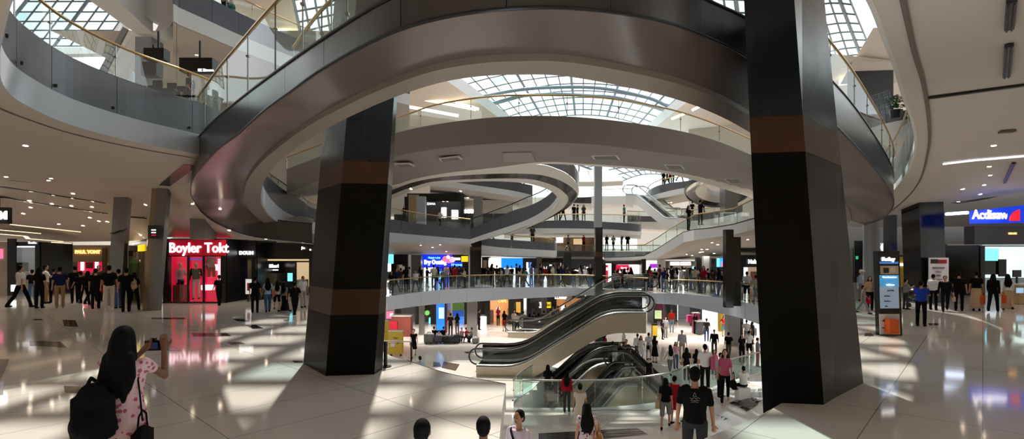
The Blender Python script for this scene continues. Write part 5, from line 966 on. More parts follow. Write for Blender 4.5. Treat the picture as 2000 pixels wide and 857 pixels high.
PAL = dict(black=(17, 17, 19), white=(214, 214, 216), grey=(118, 118, 122), navy=(26, 28, 66), beige=(172, 150, 122), khaki=(140, 112, 78), red=(150, 24, 36), pink=(176, 84, 112), blue=(34, 58, 150), jeans=(62, 84, 120), teal=(60, 110, 112), lblue=(150, 170, 196),
           brown=(74, 52, 40), cream=(196, 184, 166), lgrey=(160, 160, 162), orange=(190, 80, 36), olive=(74, 76, 54), rose=(196, 150, 160), dgrey=(52, 53, 58), tan=(150, 112, 76), lilac=(200, 186, 202), bright=(226, 56, 44), yellow=(200, 170, 60))
def cloth(c): return mat('cloth_'+c, PAL[c], .9, spec=.1)
def skin(k): return mat('skin_'+k, SK[k], .5, spec=.35)
def hairm(c): return mat('hair_'+c, {'black': (9, 8, 8), 'brown': (44, 30, 22), 'grey': (120, 118, 116), 'white': (206, 204, 200), 'blackcap': (10, 10, 11)}[c], .75, spec=.12)
N_P = [0]
def person(px, d, z, h, label, top='black', bot='black', pose='stand', rz=180, fem=False, kind='top', leg='trousers', hair=None, hc='black', shoes='black', sk='t', group=None, lod=None, slim=.95, extra=None, ray=True):
    p = V(px, d, z); lod = (2 if d > 29 else 1 if d > 12 else 0) if lod is None else lod
    root = empty('person', p, label, 'person', group); s = h/1.735
    root.scale = (s*slim, s*slim, s); root.rotation_euler.z = rad(rz)-(math.atan2(p.x, p.y) if ray else 0)
    hair = hair or ('hairlong' if fem else 'hair'); one = leg in ('dress', 'shortdress')
    parts = [('body', 'body', skin(sk)), (hair, 'cap' if hair == 'cap' else 'headscarf' if hair == 'scarf' else 'hair', hairm(hc))]
    if one: parts.append((leg, 'dress', cloth(top)))
    else: parts += [(kind, 'top', cloth(top)), (leg, 'skirt' if leg == 'skirt' else 'shorts' if leg == 'shorts' else 'trousers', cloth(bot))]
    parts += [('shoeR', 'shoe', cloth(shoes)), ('shoeL', 'shoe', cloth(shoes))]
    for k, nm, m in parts:
        me = part_mesh(k, pose, fem, lod); o = bpy.data.objects.new(nm, me); COL.objects.link(o); o.parent = root
        o.material_slots[0].link = 'OBJECT'; o.material_slots[0].material = m
    root['dz'] = skeleton(pose, fem)['dz']; N_P[0] += 1
    return root
def tint(root, nm, m):
    for c in root.children:
        if c.name.split('.')[0] == nm: c.material_slots[0].material = m
def L1(px, feet, head, *a, **k):
    d = 2500/(feet-495); h = (feet-head)*d/1000; return person(px, d, 0., h, *a, **k)
def LO(px, head, h, *a, **k):                          # on the lower floor, from the row of the crown of the head
    d = 8.
    while d < 60:
        x = W(px, d); zz = fz(x, d)
        if CH+(HY-head)*d/F <= zz+h: break
        d += .03
    return person(px, d, zz, h, *a, **k)
def local(root, v):                                    # a place given in a person's own frame
    s = root.scale; q = Matrix.Rotation(root.rotation_euler.z, 4, 'Z') @ Vector((v[0]*s.x, v[1]*s.y, (v[2]+0)*s.z)); return Vector(root.location)+q
_bg = {}
def bag(root, label, kind='handbag', col='black', side=-1, at=None, name=None, size=1.):
    """A bag carried by a person: a thing of its own with body and strap."""
    J = None
    if at is None: at = (side*.30, .0, .80) if kind == 'handbag' else (0, .2, 1.2)
    o = empty(name or ('backpack' if kind == 'backpack' else 'handbag' if kind == 'handbag' else 'shopping_bag'), local(root, at), label, 'bag'); o.rotation_euler.z = root.rotation_euler.z; o.scale = [v*size for v in root.scale]
    if kind not in _bg:
        b = MB()
        if kind == 'backpack':
            b.box((0, 0, -.03), (.14, .07, .17)); ellipsoid(b, (0, 0, -.10), (.185, .12, .15)); ellipsoid(b, (0, 0, .12), (.13, .09, .14)); ellipsoid(b, (0, .08, -.08), (.13, .07, .10)); m1 = baked(b, 'bag_body', .02, 3); b2 = MB()
            for s in (-1, 1): b2.tube([(s*.09, -.06, .2), (s*.11, -.16, .26), (s*.12, -.30, .18), (s*.13, -.31, .0), (s*.13, -.18, -.14), (s*.12, -.05, -.17)], .016, 6)
        elif kind == 'handbag':
            ellipsoid(b, (0, 0, 0), (.08, .17, .13)); b.box((0, 0, -.03), (.06, .15, .09)); m1 = baked(b, 'bag_body', .02, 3); b2 = MB(); b2.tube([(0, -.11, .09), (0, -.08, .25), (0, 0, .31), (0, .08, .25), (0, .11, .09)], .012, 6)
        else:
            b.box((0, 0, 0), (.07, .16, .19)); m1 = baked(b, 'bag_body', .02, 1); b2 = MB(); b2.tube([(0, -.08, .18), (0, -.05, .29), (0, .05, .29), (0, .08, .18)], .008, 6)
        me = bpy.data.meshes.new('bag_strap'); me.from_pydata(b2.v, [], b2.f); me.materials.append(None); _bg[kind] = (m1, me)
    for me, nm in zip(_bg[kind], ('bag_body', 'strap')):
        q = bpy.data.objects.new(nm, me); COL.objects.link(q); q.parent = o; q.material_slots[0].link = 'OBJECT'; q.material_slots[0].material = cloth(col)
    return o
# ------------------------------------------------------------------ left-hand crowd
L1(40, 601, 516, 'person in white tee and black trousers walking at the left end of the crowd', 'white', 'black', 'walk', 120)
L1(63, 587, 527, 'small person in black behind the man in the white tee', 'black', 'jeans', 'stand', 170)
p = L1(77, 602, 523, 'person in black beside the man with the satchel strap', 'black', 'black', 'stand', 150, fem=True)
p = L1(89, 592, 518, 'man in white shirt and beige trousers looking to the right', 'white', 'khaki', 'phone', 95)
L1(105, 590, 524, 'person in dark top between the white shirt and the navy polo', 'navy', 'black', 'stand2', 160)
L1(117, 601, 522, 'man in navy polo, khaki trousers and black cap seen from behind', 'navy', 'khaki', 'stand', 180, hair='cap', hc='blackcap', shoes='tan')
L1(146, 591, 520, 'tall person all in black right of the navy polo', 'black', 'black', 'stand2', 190)
L1(157, 593, 528, 'person in black with bare forearms in the middle of the crowd', 'black', 'black', 'walk', 200)
p = L1(172, 596, 528, 'woman with dark hair and bare arms in the thick of the crowd', 'dgrey', 'black', 'walk2', 150, fem=True); bag(p, 'black backpack worn by the woman in the thick of the crowd', 'backpack', 'black')
p = L1(187, 603, 525, 'person in black holding a small red bag in the crowd', 'black', 'black', 'stand', 165); bag(p, 'small red bag held at hip height in the left crowd', 'handbag', 'red', -1)
L1(193, 588, 519, 'tall dark figure half hidden behind the slim grey column crowd', 'brown', 'black', 'stand', 10)
L1(213, 606, 519, 'man in black tee and white trousers standing with his back turned', 'black', 'cream', 'stand', 182, shoes='white')
L1(231, 602, 526, 'person in dark tee and blue jeans behind the man in black waistcoat', 'dgrey', 'jeans', 'stand2', 200)
p = L1(246, 609, 524, 'man in black waistcoat with white sleeves, back turned', 'black', 'black', 'stand', 190)
p = L1(262, 607, 530, 'person in black at the right end of the left crowd', 'black', 'black', 'walk', 165, fem=True); bag(p, 'beige rucksack on the person at the right end of the crowd', 'backpack', 'beige')
L1(428, 597, 537, 'black silhouette leaning with legs apart before the red shop window', 'black', 'black', 'wide', 200)
L1(498, 611, 541, 'person in black tee and black trousers by the lit poster stand', 'black', 'black', 'stand', 170)
L1(523, 610, 541, 'woman in pale blue tee and jeans with long dark hair', 'lblue', 'jeans', 'walk', 185, fem=True)
p = L1(541, 604, 548, 'woman in white top and short black skirt with an orange bag', 'cream', 'black', 'walk2', 190, fem=True, leg='shorts'); bag(p, 'orange shoulder bag of the woman in the white top', 'handbag', 'orange', 1, at=(.2, .12, .95))
L1(556, 609, 550, 'woman in long black skirt walking towards the black column', 'grey', 'black', 'walk', 140, fem=True, leg='skirt')
p = L1(576, 620, 549, 'person in black with white shoes striding beside the black column', 'black', 'black', 'walk2', 160, shoes='white'); bag(p, 'black backpack on the striding person by the column', 'backpack', 'black')
L1(592, 600, 540, 'person in white top just left of the huge black column', 'white', 'lgrey', 'stand', 30)
# ------------------------------------------------------------------ right-hand hall
p = L1(1799, 637, 549, 'man in bright blue polo and black cap with his head bowed', 'blue', 'black', 'phone', 165, hair='cap', hc='blackcap')
L1(1823, 605, 536, 'man in white shirt and black trousers facing the white poster', 'white', 'black', 'stand', 160)
p = L1(1846, 608, 537, 'man in black suit walking towards us beside the white poster', 'black', 'black', 'walk', 5, kind='topl'); bag(p, 'beige bag carried by the man in the black suit', 'handbag', 'beige', 1, at=(.33, 0, .62))
L1(1873, 607, 531, 'man in black shirt and trousers between the suit and the long beige skirt', 'black', 'black', 'stand', 175)
L1(1886, 570, 525, 'small distant person in black walking in the pale corridor', 'black', 'black', 'walk', 150)
L1(1907, 607, 530, 'woman in black top and wide beige trousers seen from behind', 'black', 'beige', 'stand', 185, fem=True, hair='bun', leg='skirt')
p = L1(1940, 609, 533, 'person in black holding orange shopping bags in both hands', 'black', 'black', 'walk', 170, kind='topl', fem=True); bag(p, 'left orange shopping bag of the person in black', 'shopping_bag', 'orange', at=(.36, .05, .52)); bag(p, 'right orange shopping bag of the person in black', 'shopping_bag', 'orange', at=(-.36, -.05, .60))
L1(1968, 606, 534, 'woman in white top and long beige skirt with dark hair', 'white', 'beige', 'walk2', 190, fem=True, leg='skirt', kind='topl')
L1(1699, 606, 540, 'woman in beige top and black trousers facing us by the round column', 'beige', 'black', 'phone', 10, fem=True)
L1(1714, 607, 538, 'person in black close to the left side of the info totem', 'black', 'black', 'stand2', 60)
L1(1682, 588, 527, 'person in light blue shirt at the edge of the big black column', 'lblue', 'grey', 'stand', 100, hair='cap', hc='white')
p = L1(1686, 612, 556, 'person in grey with a red bag emerging beside the big black column', 'grey', 'grey', 'walk', 90); bag(p, 'red bag beside the edge of the big black column', 'handbag', 'red', 1, at=(.1, -.2, .75), size=1.3)
p = L1(1769, 604, 545, 'person in grey top standing just right of the info totem', 'grey', 'dgrey', 'phone', 120)
e = empty('pushchair', V(1788, 24, 0), 'dark pushchair between the totem and the blue polo man', 'pushchair')
b = MB(); ellipsoid(b, V(1784, 24, .62), (.22, .3, .26)); b.build('seat', M['black'], e, True); b = MB(); q = V(1784, 24, 0); b.tube([q+Vector((-.2, .25, .1)), q+Vector((.1, 0, .5)), q+Vector((.3, .3, 1.0))], .02, 6); b.tube([q+Vector((.25, 0, .1)), q+Vector((-.1, 0, .6))], .02, 6); b.build('frame', M['dsteel'], e)
for s in (-.22, .24): b = MB(); b.tube([q+Vector((s, -.04, .1)), q+Vector((s, .04, .1))], .1, 12); b.build('wheel', M['rubber'], e)
# ------------------------------------------------------------------ gallery opposite, left part
gl = 'people behind the left gallery rail'; gr = 'people behind the right gallery rail'
def gal_row(px): return max(GLc, key=lambda q: -abs(q.x/q.y*1000+1000-px)).y
cols = ['black', 'dgrey', 'white', 'black', 'grey', 'navy', 'cream', 'black', 'red', 'lgrey', 'brown', 'teal']
for i, px in enumerate([765, 774, 783, 792, 800, 812, 822, 834, 846, 855, 863, 872, 880, 889, 897, 906, 944, 952, 962, 971, 980, 990, 999, 1008, 1017, 1026, 1036, 1046, 1058, 1066, 1074, 1081, 1090, 1098, 1108, 1120, 1131, 1142, 1152]):
    c = cols[(i*5+i//4) % 12]; f = i % 3 == 0; dd = gal_row(px)+1.0+(i*7 % 5)*.8
    lb = {'white': 'white', 'cream': 'cream', 'red': 'red', 'grey': 'grey', 'lgrey': 'grey', 'teal': 'teal', 'navy': 'dark blue', 'brown': 'brown'}.get(c, 'dark')
    person(px+R.uniform(-2, 2), dd, 0, 1.42+.07*(i*3 % 5), f'{"woman" if f else "person"} in {lb} top behind the left gallery rail', c, ['black', 'dgrey', 'jeans'][i % 3], ['stand', 'walk', 'stand2', 'phone'][i % 4], (i*67) % 360, fem=f, group=f'{"women" if f else "people"} in {lb} behind the left gallery rail', lod=2, kind='topl' if i % 2 else 'top')
for i, px in enumerate([1262, 1270, 1279, 1288, 1296, 1302, 1312, 1321, 1331, 1340, 1349, 1357, 1366, 1374, 1383, 1392, 1402, 1411, 1426, 1440, 1476]):
    c = cols[(i*7+1) % 12]; f = i % 3 == 1; dd = gal_row(px)+1.2+(i*5 % 4)*1.1
    lb = {'white': 'white', 'cream': 'cream', 'red': 'red', 'grey': 'grey', 'lgrey': 'grey', 'teal': 'teal', 'navy': 'dark blue', 'brown': 'brown'}.get(c, 'dark')
    person(px, dd, 0, 1.42+.07*(i*3 % 5), f'{"woman" if f else "person"} in {lb} top behind the right gallery rail', c, ['black', 'jeans', 'grey'][i % 3], ['stand2', 'stand', 'walk'][i % 3], (i*83) % 360, fem=f, group=f'{"women" if f else "people"} in {lb} behind the right gallery rail', lod=2)
person(1459, 26.6, 0, 1.55, 'person in white tee and black shorts at the right gallery rail', 'white', 'black', 'bagarm', 170, leg='shorts', lod=1)
for i, (px, c, dd) in enumerate([(1202, 'grey', 34.6), (1208, 'red', 35), (1214, 'brown', 34.2), (1220, 'black', 34.8), (1226, 'rose', 35.2), (1232, 'black', 34.4)]): person(px, dd, -.1, 1.55+.03*i, f'{["grey", "red", "brown", "black", "rose", "black"][i]} topped shopper crowding the head of the far escalator', c, 'black', 'walk', 20+i*40, fem=i % 2 == 1, group='crowd at the head of the far escalator' if c == 'black' else None, lod=2)
# upper balconies
for i, (px, d, z, c) in enumerate([(1086, 47.5, 5.45, 'black'), (1093, 47, 5.45, 'dgrey'), (1100, 47, 5.45, 'black'), (1121, 46.8, 5.4, 'black'), (1128, 47.2, 5.4, 'black'), (1140, 46.5, 5.4, 'dgrey'), (1219, 46.2, 5.3, 'teal'), (1185, 49.5, 2.75, 'black'), (1198, 49.5, 2.75, 'lgrey'), (1214, 49.5, 2.75, 'teal'), (1226, 49.3, 2.75, 'black'), (1110, 49.5, 2.75, 'grey'), (1140, 49.5, 2.75, 'red'), (1296, 48.5, 8.7, 'black'), (1303, 48.2, 8.8, 'dgrey'), (1309, 48, 8.9, 'red'), (1315, 47.6, 9., 'red'), (1328, 47, 9.1, 'brown'), (985, 43.8, 8.6, 'black'), (1000, 44, 8.4, 'black'), (1020, 44.5, 8.3, 'lgrey'), (1345, 33.2, 4.0, 'black'), (1368, 32.5, 4.3, 'black'), (1352, 54, 6.4, 'black'), (1375, 53, 6.6, 'dgrey'), (790, 40, 4.7, 'black'), (860, 40.5, 4.4, 'lgrey'), (1000, 42, 3.3, 'black'), (1040, 42, 3.2, 'dgrey'), (960, 42.2, 3.4, 'black')]):
    nm = {'lgrey': 'grey', 'dgrey': 'dark grey'}.get(c, c); lv = 'lowest far' if z < 3.6 else 'middle' if z < 6.8 else 'top'
    person(px, d, z, 1.6, f'tiny {nm} clad shopper behind a glass rail on the {lv} balconies', c, 'black', ['stand', 'stand2', 'walk'][i % 3], i*71 % 360, fem=i % 4 == 1, group=f'{nm} shoppers on the {lv} balconies', lod=2)
person(372, 17.8, zf, 1.72, 'dark silhouette by the desks on the upper left level', 'black', 'black', 'stand2', 60, lod=1)
person(438, 28, 15.0, 1.7, 'person in black leaning over the top balcony rail', 'black', 'black', 'phone', 40, lod=2); person(452, 28.4, 15.0, 1.6, 'person in dark green on the top balcony', 'teal', 'black', 'stand', 20, lod=2, fem=True)
# ------------------------------------------------------------------ lower hall
LO(808, 641, 1.82, 'woman in a short black dress walking towards us past the yellow board', 'black', 'black', 'walk', 0, fem=True, leg='shortdress', hair='bun', sk='l', lod=1)
LO(820, 696, 1.62, 'man in pale blue shirt behind the floor edge, only head and shoulders showing', 'lblue', 'black', 'stand', 200, lod=1)
for px, r, h, c, bt, lg, ps, rz, f, lb in [(985, 607, 1.7, 'black', 'red', 'shorts', 'stand', 160, True, 'woman in black top and dark red shorts in the lower crowd'), (1004, 606, 1.75, 'cream', 'black', 'trousers', 'stand', 30, False, 'person in cream top at the back of the lower crowd'), (1010, 610, 1.72, 'white', 'black', 'shorts', 'stand', 180, False, 'man in white tee and black shorts in the lower crowd'),
  (1022, 608, 1.72, 'lgrey', 'lgrey', 'trousers', 'stand2', 185, False, 'man in pale grey beside the black shorts'), (1034, 611, 1.65, 'black', 'black', 'trousers', 'walk', 170, True, 'woman in black in the middle of the lower crowd'), (1043, 610, 1.7, 'black', 'black', 'trousers', 'stand', 190, False, 'person in black with a pack in the lower crowd'), (1052, 611, 1.65, 'black', 'white', 'skirt', 'walk', 150, True, 'woman in black top and long white skirt'),
  (1062, 607, 1.75, 'dgrey', 'jeans', 'trousers', 'stand', 200, False, 'person in dark grey and jeans at the right end of the lower crowd'), (996, 596, 1.7, 'white', 'grey', 'trousers', 'stand', 10, False, 'person in white far behind the lower crowd'), (973, 600, 1.65, 'red', 'black', 'trousers', 'stand', 20, True, 'person in red near the golden lower shop'), (1080, 598, 1.7, 'black', 'black', 'trousers', 'stand', 20, False, 'person in black before the golden shelves, left'), (1090, 597, 1.7, 'brown', 'black', 'trousers', 'stand2', 60, True, 'person in brown before the golden shelves'), (1104, 596, 1.7, 'black', 'black', 'trousers', 'stand', 220, False, 'person in black before the golden shelves, right'),
  (880, 612, 1.75, 'black', 'black', 'trousers', 'stand', 170, False, 'person in black beside the blue kiosk'), (893, 612, 1.7, 'black', 'brown', 'trousers', 'stand2', 190, True, 'woman in black right of the blue kiosk'), (936, 604, 1.75, 'black', 'black', 'trousers', 'stand', 100, False, 'person in black beside the white lower counter'),
  (1245, 652, 1.6, 'white', 'dgrey', 'trousers', 'stand', 190, False, 'person in white top at the left of the white-clad group'), (1252, 656, 1.6, 'white', 'white', 'shortdress', 'stand', 10, True, 'woman in short white dress on the bright lower floor'), (1267, 650, 1.65, 'white', 'lgrey', 'shorts', 'stand2', 170, False, 'person in white shirt and pale shorts with a dark bag'), (1279, 656, 1.6, 'black', 'black', 'dress', 'stand', 150, True, 'woman in black dress beside the white-clad group'),
  (1332, 645, 1.76, 'lgrey', 'beige', 'trousers', 'stand', 0, False, 'grey haired man in grey shirt and pale trousers facing us'), (1380, 622, 1.7, 'dgrey', 'jeans', 'trousers', 'stand', 180, False, 'person in dark hoodie and jeans beside the grey counter'), (1312, 604, 1.9, 'bright', 'lblue', 'trousers', 'stand', 0, False, 'tall person in bright red top and pale jeans'), (1300, 619, 1.6, 'grey', 'grey', 'trousers', 'stand', 20, False, 'person in grey left of the bright red top'), (1294, 624, 1.5, 'black', 'black', 'trousers', 'stand2', 60, True, 'person in black by the yellow cart'),
  (1358, 612, 1.65, 'black', 'black', 'trousers', 'stand', 20, True, 'person in black behind the magenta stand'), (1395, 642, 1.7, 'black', 'olive', 'trousers', 'walk', 0, False, 'man in black jacket and olive trousers facing us'), (1423, 648, 1.65, 'black', 'olive', 'trousers', 'walk2', 170, False, 'man in black walking away near the grey column'), (1414, 616, 1.65, 'red', 'teal', 'shorts', 'hips', 0, True, 'woman in red top and teal shorts by the yellow banner'),
  (1444, 620, 1.7, 'black', 'black', 'trousers', 'stand', 190, True, 'person in black in the bright doorway right of the grey column'), (1458, 625, 1.75, 'white', 'grey', 'trousers', 'stand', 185, False, 'person in white shirt before the bright lower shop'), (1463, 646, 1.7, 'white', 'black', 'shorts', 'stand2', 170, False, 'person in white tee and black shorts near the big column'), (1449, 652, 1.7, 'black', 'black', 'trousers', 'stand', 20, True, 'woman in black beside the white tee and shorts'), (1480, 660, 1.65, 'grey', 'red', 'trousers', 'stand', 100, False, 'person in grey at the edge of the big black column'), (1470, 628, 1.6, 'dgrey', 'black', 'trousers', 'stand', 60, True, 'dark figure far right under the gallery'),
  (1197, 667, 1.65, 'grey', 'black', 'trousers', 'stand', 170, False, 'person in grey coat, left of the trio behind the sunken escalators'), (1210, 669, 1.6, 'black', 'black', 'trousers', 'stand', 10, True, 'woman in black in the middle of the trio'), (1223, 663, 1.75, 'black', 'black', 'trousers', 'stand2', 350, False, 'man in black, right of the trio behind the sunken escalators'), (1182, 650, 1.6, 'red', 'black', 'trousers', 'walk', 100, True, 'person in red partly hidden by the bronze escalator'), (1218, 645, 1.6, 'white', 'black', 'trousers', 'stand2', 250, False, 'person in white stooping near the bronze escalator'),
  (1267, 700, 1.3, 'black', 'black', 'trousers', 'stand', 20, False, 'child in black beside the sunken escalator'), (1309, 672, 1.66, 'white', 'grey', 'jeans', 'walk', 200, True, 'woman in white tee with arms swinging before the pit railing'), (1320, 668, 1.5, 'rose', 'jeans', 'trousers', 'stand', 20, True, 'woman in pale rose top behind the white tee'), (1341, 679, 1.68, 'black', 'black', 'trousers', 'stand', 180, True, 'woman all in black with a tan bag by the pit railing'),
  (1395, 684, 1.5, 'pink', 'black', 'trousers', 'stand', 20, True, 'person in hot pink top half hidden behind the white tee man'), (1360, 682, 1.5, 'black', 'black', 'trousers', 'stand', 200, True, 'person in black left of the white tee man'), (1408, 690, 1.5, 'lgrey', 'black', 'trousers', 'stand', 40, False, 'person in pale grey behind the woman in the pink tee')]:
    p = LO(px, r, h, lb, c, bt, ps, rz, fem=f, leg=lg, kind='topl' if px in (1332, 1395, 1245) and r < 660 else 'top', hc='grey' if px == 1332 else 'black')
    if px == 1341: bag(p, 'tan shoulder bag of the woman in black by the pit railing', 'handbag', 'tan', 1, at=(.26, 0, .95))
    if px == 1043: bag(p, 'black pack on the person in the lower crowd', 'backpack', 'black')
    if px == 1267 and r == 650: bag(p, 'dark bag held behind the pale shorts', 'handbag', 'black', at=(0, .2, .85))
# people sitting on the floor among luggage
for px, r, h, c, ps, rz, lb in [(848, 648, 1.6, 'black', 'crouch', 150, 'person in black crouching among the grey luggage, left'), (866, 650, 1.6, 'black', 'crouch', 200, 'person in black sitting on the grey luggage, right'), (902, 655, 1.5, 'rose', 'crouch', 20, 'person in rose top sitting on the floor with bags'), (911, 656, 1.5, 'red', 'crouch', 60, 'person in red sitting between two others on the floor'), (921, 656, 1.5, 'grey', 'crouch', 300, 'person in grey green sitting at the end of the floor group')]:
    d = 6.5/(669-495)*1000; person(px, d+.3, -4, h, lb, c, 'dgrey', ps, rz, lod=2)
for px, w_, dz_, m, lb in [(838, .55, .32, greyg, 'grey upright suitcase at the left of the luggage'), (857, .5, .26, M['gdark'], 'dark grey suitcase in the middle of the luggage'), (873, .45, .25, blackgd, 'black soft bag at the right of the luggage'), (884, .4, .22, M['black'], 'small black bag at the end of the luggage'), (893, .42, .28, navy, 'dark blue rucksack beside the floor sitters'), (929, .42, .18, greyg, 'flat grey bag beside the floor sitters')]:
    d = 37.2; p = V(px, d, -4); e = empty('suitcase', p, lb, 'luggage'); b = MB(); b.box(p+Vector((0, 0, dz_+.06)), (w_*.62, .3, dz_)); o = b.build('case', m, e); bv = o.modifiers.new('bevel', 'BEVEL'); bv.width = .08; bv.segments = 3
    b = MB(); b.tube([p+Vector((-.12, 0, dz_*2+.05)), p+Vector((-.1, 0, dz_*2+.16)), p+Vector((.1, 0, dz_*2+.16)), p+Vector((.12, 0, dz_*2+.05))], .02, 6); b.build('handle', M['black'], e)
    for s in (-.3, .3): b = MB(); b.tube([p+Vector((s*w_, -.25, .05)), p+Vector((s*w_, .25, .05))], .05, 8); b.build('wheel', M['rubber'], e)
# around the pit
LO(1070, 713, 1.62, 'woman in black seen through the glass behind the red topped visitor', 'black', 'black', 'stand', 180, fem=True, lod=1)
person(1107, 21.0, -4, 1.62, 'person in dark red top and black trousers with back turned at the pit glass', 'red', 'dgrey', 'stand', 180, fem=True, kind='topl', lod=1)
LO(1133, 750, 1.5, 'woman in pale sleeveless dress before the pit glass', 'cream', 'cream', 'stand', 180, fem=True, leg='dress', hair='bun', lod=1)
p = LO(1300, 736, 1.58, 'woman in black top and grey skirt carrying a straw bag', 'black', 'grey', 'walk', 175, fem=True, leg='shorts', lod=1); bag(p, 'straw coloured shoulder bag by the pit glass', 'handbag', 'beige', 1, at=(.26, -.02, .82), size=1.25)
LO(1318, 735, 1.55, 'woman in a red dress talking beside the straw bag', 'red', 'red', 'phone', 150, fem=True, leg='shortdress', hair='bun', lod=1)
p = LO(1377, 673, 1.82, 'man in white tee and black trousers with back turned at the pit railing', 'white', 'black', 'stand', 188, lod=1, shoes='white'); bag(p, 'pink bag at the right side of the white tee man', 'shopping_bag', 'pink', at=(-.26, .0, 1.1), size=1.2)
pk = LO(1416, 680, 1.78, 'woman in pink tee and black trousers walking towards us', 'pink', 'black', 'walk', 0, fem=True, leg='jeans', shoes='rose', lod=0, slim=.86)
sp = LO(1452, 700, 1.25, 'man in white tee sitting on the ledge with his back to us', 'white', 'black', 'sit', 195, lod=1); bag(sp, 'black shoulder bag on the ledge beside the sitting man', 'handbag', 'black', 1, at=(.45, .05, .62), size=1.7, name='shoulder_bag')
p = Vector(sp.location); b = MB(); b.box((p.x-.05, p.y-.05, fz(p.x, p.y)+.17), (.19, .13, .18), .1); o = b.build('ledge', M['white']); tag(o, 'low white ledge under the sitting man in the white tee', 'bench'); 
# ------------------------------------------------------------------ foreground
def eyes(root, dzs=0.):
    for s in (-1, 1):
        b = MB(); ellipsoid(b, (s*.03, -.098, 1.642), (.012, .008, .007), 8, 6); me = bpy.data.meshes.new('eye'); me.from_pydata(b.v, [], b.f); me.materials.append(mat('eye_dark', (24, 18, 16), .2)); o = bpy.data.objects.new('eye', me); COL.objects.link(o); o.parent = root; o.location.z = root['dz']
    b = MB(); ellipsoid(b, (0, -.100, 1.578), (.020, .008, .006), 8, 6); me = bpy.data.meshes.new('mouth'); me.from_pydata(b.v, [], b.f); me.materials.append(mat('lips', (120, 62, 58), .5)); o = bpy.data.objects.new('mouth', me); COL.objects.link(o); o.parent = root; o.location.z = root['dz']
eyes(pk)
def chain(root, name, pts, r, m, n=8):
    b = MB(); b.tube([Vector(p) for p in pts], r, n); me = bpy.data.meshes.new(name); me.from_pydata(b.v, [], b.f); me.polygons.foreach_set('use_smooth', [True]*len(me.polygons)); me.materials.append(m); o = bpy.data.objects.new(name, me); COL.objects.link(o); o.parent = root; return o
person(825, 5.0, -.92, 1.78, 'head of a dark curly haired person at the bottom edge', 'black', 'black', 'stand', 165, sk='d', lod=0)
person(944, 5.8, -1.13, 1.76, 'man in pale shirt seen from behind at the bottom edge, head and shoulders', 'lilac', 'dgrey', 'stand', 180, lod=0, sk='d')
m3 = LO(1014, 804, 1.74, 'man in pale pink shirt with a dark strap across his chest', 'lilac', 'dgrey', 'stand', -38, lod=0); eyes(m3)
chain(m3, 'strap', [(-.17, .02, 1.47), (-.10, -.105, 1.44), (.0, -.15, 1.30), (.10, -.15, 1.16), (.17, -.10, 1.02), (.19, .0, .96)], .018, cloth('black'))
fw = LO(1146, 787, 1.66, 'long haired woman in a floral dress from behind, tan bag at her side', 'rose', 'black', 'stand2', 185, fem=True, leg='dress', lod=0); bag(fw, 'tan shoulder bag of the woman in the floral dress', 'handbag', 'tan', -1, at=(-.27, .03, .98), size=1.2)
ts = LO(1357, 724, 1.84, 'man in black tee with a faint white back print, seen from behind', 'black', 'dgrey', 'stand', 180, lod=0, sk='t')
for nm_, pts in (('back_print', [(-.01, .146, 1.40), (.0, .147, 1.435), (.015, .146, 1.40), (.03, .145, 1.375), (-.03, .146, 1.372), (-.012, .146, 1.395)]), ('back_print', [(-.075, .147, 1.345), (-.05, .148, 1.36), (-.02, .149, 1.34), (.01, .149, 1.355), (.045, .148, 1.338), (.075, .147, 1.35)]), ('back_print', [(-.06, .147, 1.315), (-.03, .148, 1.322), (.0, .149, 1.31), (.03, .148, 1.32), (.06, .147, 1.312)]), ('back_print', [(-.05, .146, 1.29), (-.01, .147, 1.296), (.05, .146, 1.288)])): chain(ts, nm_, [(x, y+.0, z-.03+ts['dz']) for x, y, z in pts], .004, mat('print_grey', (150, 150, 150), .8), 5)
chain(ts, 'watch', [(.205+.06*math.cos(t)-.055, -.03, .92+.02*math.sin(t)) for t in [0, 1]], .01, M['black'])
def floral(name, base, spot, scale, thr):
    m = mat(name, base, .8); nt = m.node_tree; bs = nt.nodes['Principled BSDF']; tc = nt.nodes.new('ShaderNodeTexCoord'); v = nt.nodes.new('ShaderNodeTexVoronoi'); v.inputs['Scale'].default_value = scale
    n = nt.nodes.new('ShaderNodeTexNoise'); n.inputs['Scale'].default_value = scale*1.4; ad = nt.nodes.new('ShaderNodeMath'); ad.operation = 'MULTIPLY_ADD'; ad.inputs[1].default_value = .5
    rp_ = nt.nodes.new('ShaderNodeValToRGB'); rp_.color_ramp.elements[0].position = thr; rp_.color_ramp.elements[0].color = lin(spot)+(1,); rp_.color_ramp.elements[1].position = thr+.05; rp_.color_ramp.elements[1].color = lin(base)+(1,)
    nt.links.new(tc.outputs['Object'], v.inputs['Vector']); nt.links.new(tc.outputs['Object'], n.inputs['Vector']); nt.links.new(n.outputs['Fac'], ad.inputs[0]); nt.links.new(v.outputs['Distance'], ad.inputs[2]); nt.links.new(ad.outputs[0], rp_.inputs['Fac']); nt.links.new(rp_.outputs['Color'], bs.inputs['Base Color']); return m
tint(fw, 'dress', floral('floral_dress', (196, 176, 180), (96, 50, 66), 16, .55))
